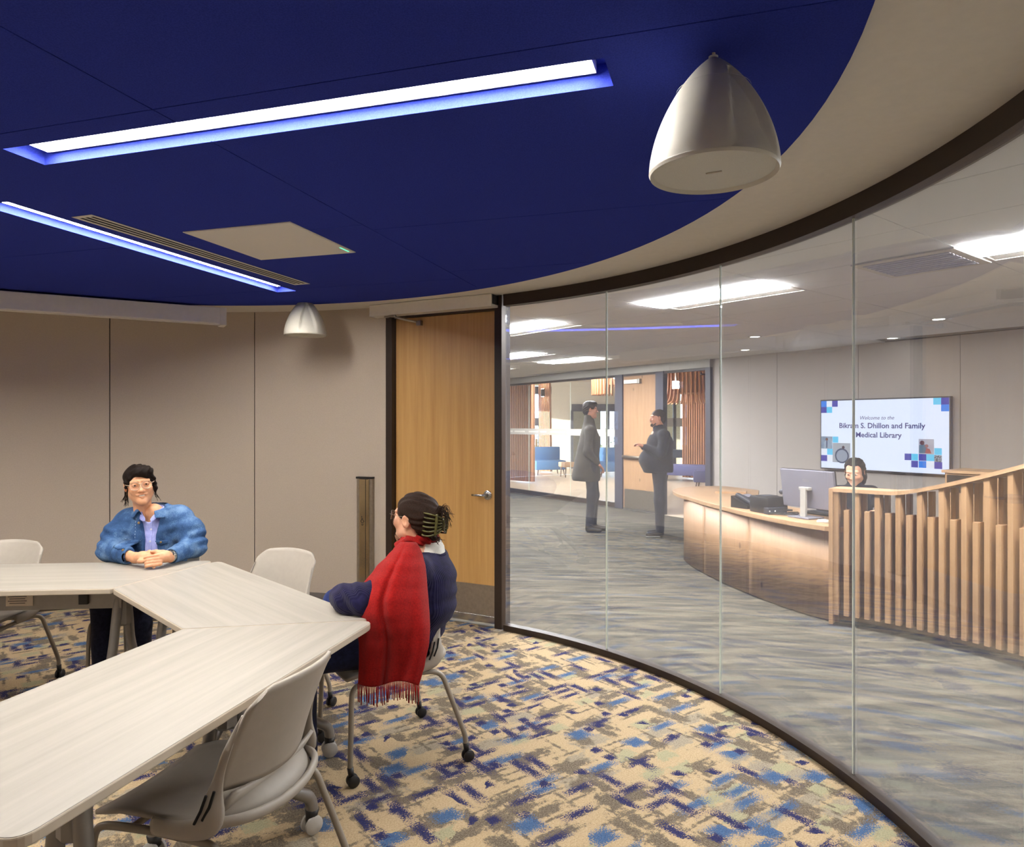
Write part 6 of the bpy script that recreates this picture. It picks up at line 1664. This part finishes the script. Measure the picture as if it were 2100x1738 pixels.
def coat2(S):
    S.cone((.03,-.17,1.40), (.03,.17,1.40), .082, .082, .06); S.ell((.02,0,1.24), (.185,.20,.24), .06); S.ell((-.075,0,1.06), (.195,.19,.17), .08); S.cone((.0,0,1.05), (.0,0,.93), .20, .20, .06); S.cone((.02,0,1.46), (.0,0,1.51), .09, .075, .04)
    S.half((0,0,.885), (0,0,1), .01, 's')
stander('standing person in a dark jacket and light-soled shoes, hands raised at the chest', 2.03, 9.78, -1, 1.74, (-.012,0,1.640), coat2, M['blackjacket'],
        [[(-.01,-.10,.93),(.0,-.10,.50),(.0,-.10,.09)], [(.02,.10,.93),(.04,.10,.50),(.05,.10,.09)]], [((.01,-.10,.045),(-.16,-.12,.035)), ((.05,.10,.045),(-.10,.10,.035))],
        [[(.05,-.20,1.40),(-.01,-.25,1.14),(-.215,-.10,1.245)], [(.05,.20,1.40),(-.01,.25,1.14),(-.215,.08,1.245)]], M['charcoal'], M['hairgry'], (hl_short, [((0,.022,.034), (.080,.100,.084)), ((0,.040,-.015), (.077,.072,.080))], [((.050,-.03,-.075), (0,-.074,-.098), .020, .024), ((-.050,-.03,-.075), (0,-.074,-.098), .020, .024), ((-.02,-.094,-.050), (.02,-.094,-.050), .006, .006)]), M['skinC'], M['black'], chub=1, sole=True)
def desk_person():
    t = thing('person', 'person in a dark top seated behind the slatted desk screen', 'person', (3.17, 6.5, 0), 0)
    parts = []
    Mh = add_head(t, parts, np.array((-.01,0,1.105)), Rhead(math.radians(-40), math.radians(20), 0), M['skinB'], 4e-3, 0)
    b = SDF(); b.ell((0,.03,.75), (.14,.10,.22)); b.cone((0,.02,.9), (0,.02,1.0), .06, .05, .03); parts.append(sdf_obj('torso', b, (-.2,-.12,.5), (.2,.16,1.03), .012, M['skinB'], None))
    hs = SDF(); hand(hs, (-.20,-.22,.775), (-.6,-.5,0), (0,0,1), (.5,-.5,0), .5); hand(hs, (.05,-.30,.775), (-.6,-.5,0), (0,0,1), (-.5,.5,0), .5); parts.append(sdf_obj('hands', hs, (-.36,-.44,.72), (.1,-.17,.83), .006, M['skinB'], None))
    body = joinmesh(parts); body.name = 'body'; body.parent = t
    S = SDF(); S.ell((0,.03,.72), (.165,.125,.25), .03); S.cone((-.15,.02,.915), (.15,.02,.915), .065, .065, .06); S.cone((0,.02,.95), (0,.02,1.0), .075, .062, .03)
    S.chain([(-.17,.02,.90),(-.22,-.08,.78),(-.205,-.20,.785)], [.062,.055,.042], .03); S.chain([(.17,.02,.90),(.19,-.12,.78),(.07,-.28,.785)], [.062,.055,.042], .03)
    sdf_obj('sweater', S, (-.32,-.36,.44), (.30,.20,1.03), .009, M['blackjacket'], t)
    L_ = SDF(); L_.ell((0,.05,.5), (.17,.14,.09), .03)
    for x in (-.09, .09): L_.chain([(x,.03,.5),(x-.06,-.30,.51),(x-.05,-.28,.06)], [.08,.062,.05], .03)
    sdf_obj('trousers', L_, (-.3,-.42,.0), (.25,.22,.62), .012, M['charcoal'], t)
    def hl(x, y):
        front = .080+0*x; side = -.20+0*x; z = front+(side-front)*sm(-.050, -.025, y-.28*np.abs(x)); return z
    hair_obj(t, Mh, M['hairblk'], hl, [((0,.022,.034), (.088,.105,.092)), ((0,.035,-.06), (.088,.075,.12)), ((0,.03,-.02), (.090,.060,.13))], h=4.5e-3, seed=10, lo=(-.13,-.14,-.22))
    # office chair under the person
    c = thing('office_chair', 'dark office chair behind the slatted desk screen', 'chair', (3.19, 6.56, -.012), .6)
    MB().box((0,0,.44), (.46,.44,.06), bev=.02).build('seat', M['black'], c, **SM); MB().box((0,.24,.72), (.42,.05,.40), bev=.02).build('backrest', M['black'], c, **SM); MB().tube([(0,0,.42),(0,0,.06)], .03, 10).build('column', M['chrome'], c, smooth=True); MB().tube([(0,.10,.44),(0,.25,.46),(0,.25,.6)], .02, 8).build('back_bar', M['black'], c, smooth=True)
    for k in range(5):
        a = 2*PI*k/5; MB().tube([(0,0,.08),(.28*math.cos(a),.28*math.sin(a),.035)], [.022,.018], 8).build('leg', M['black'], c)
desk_person()
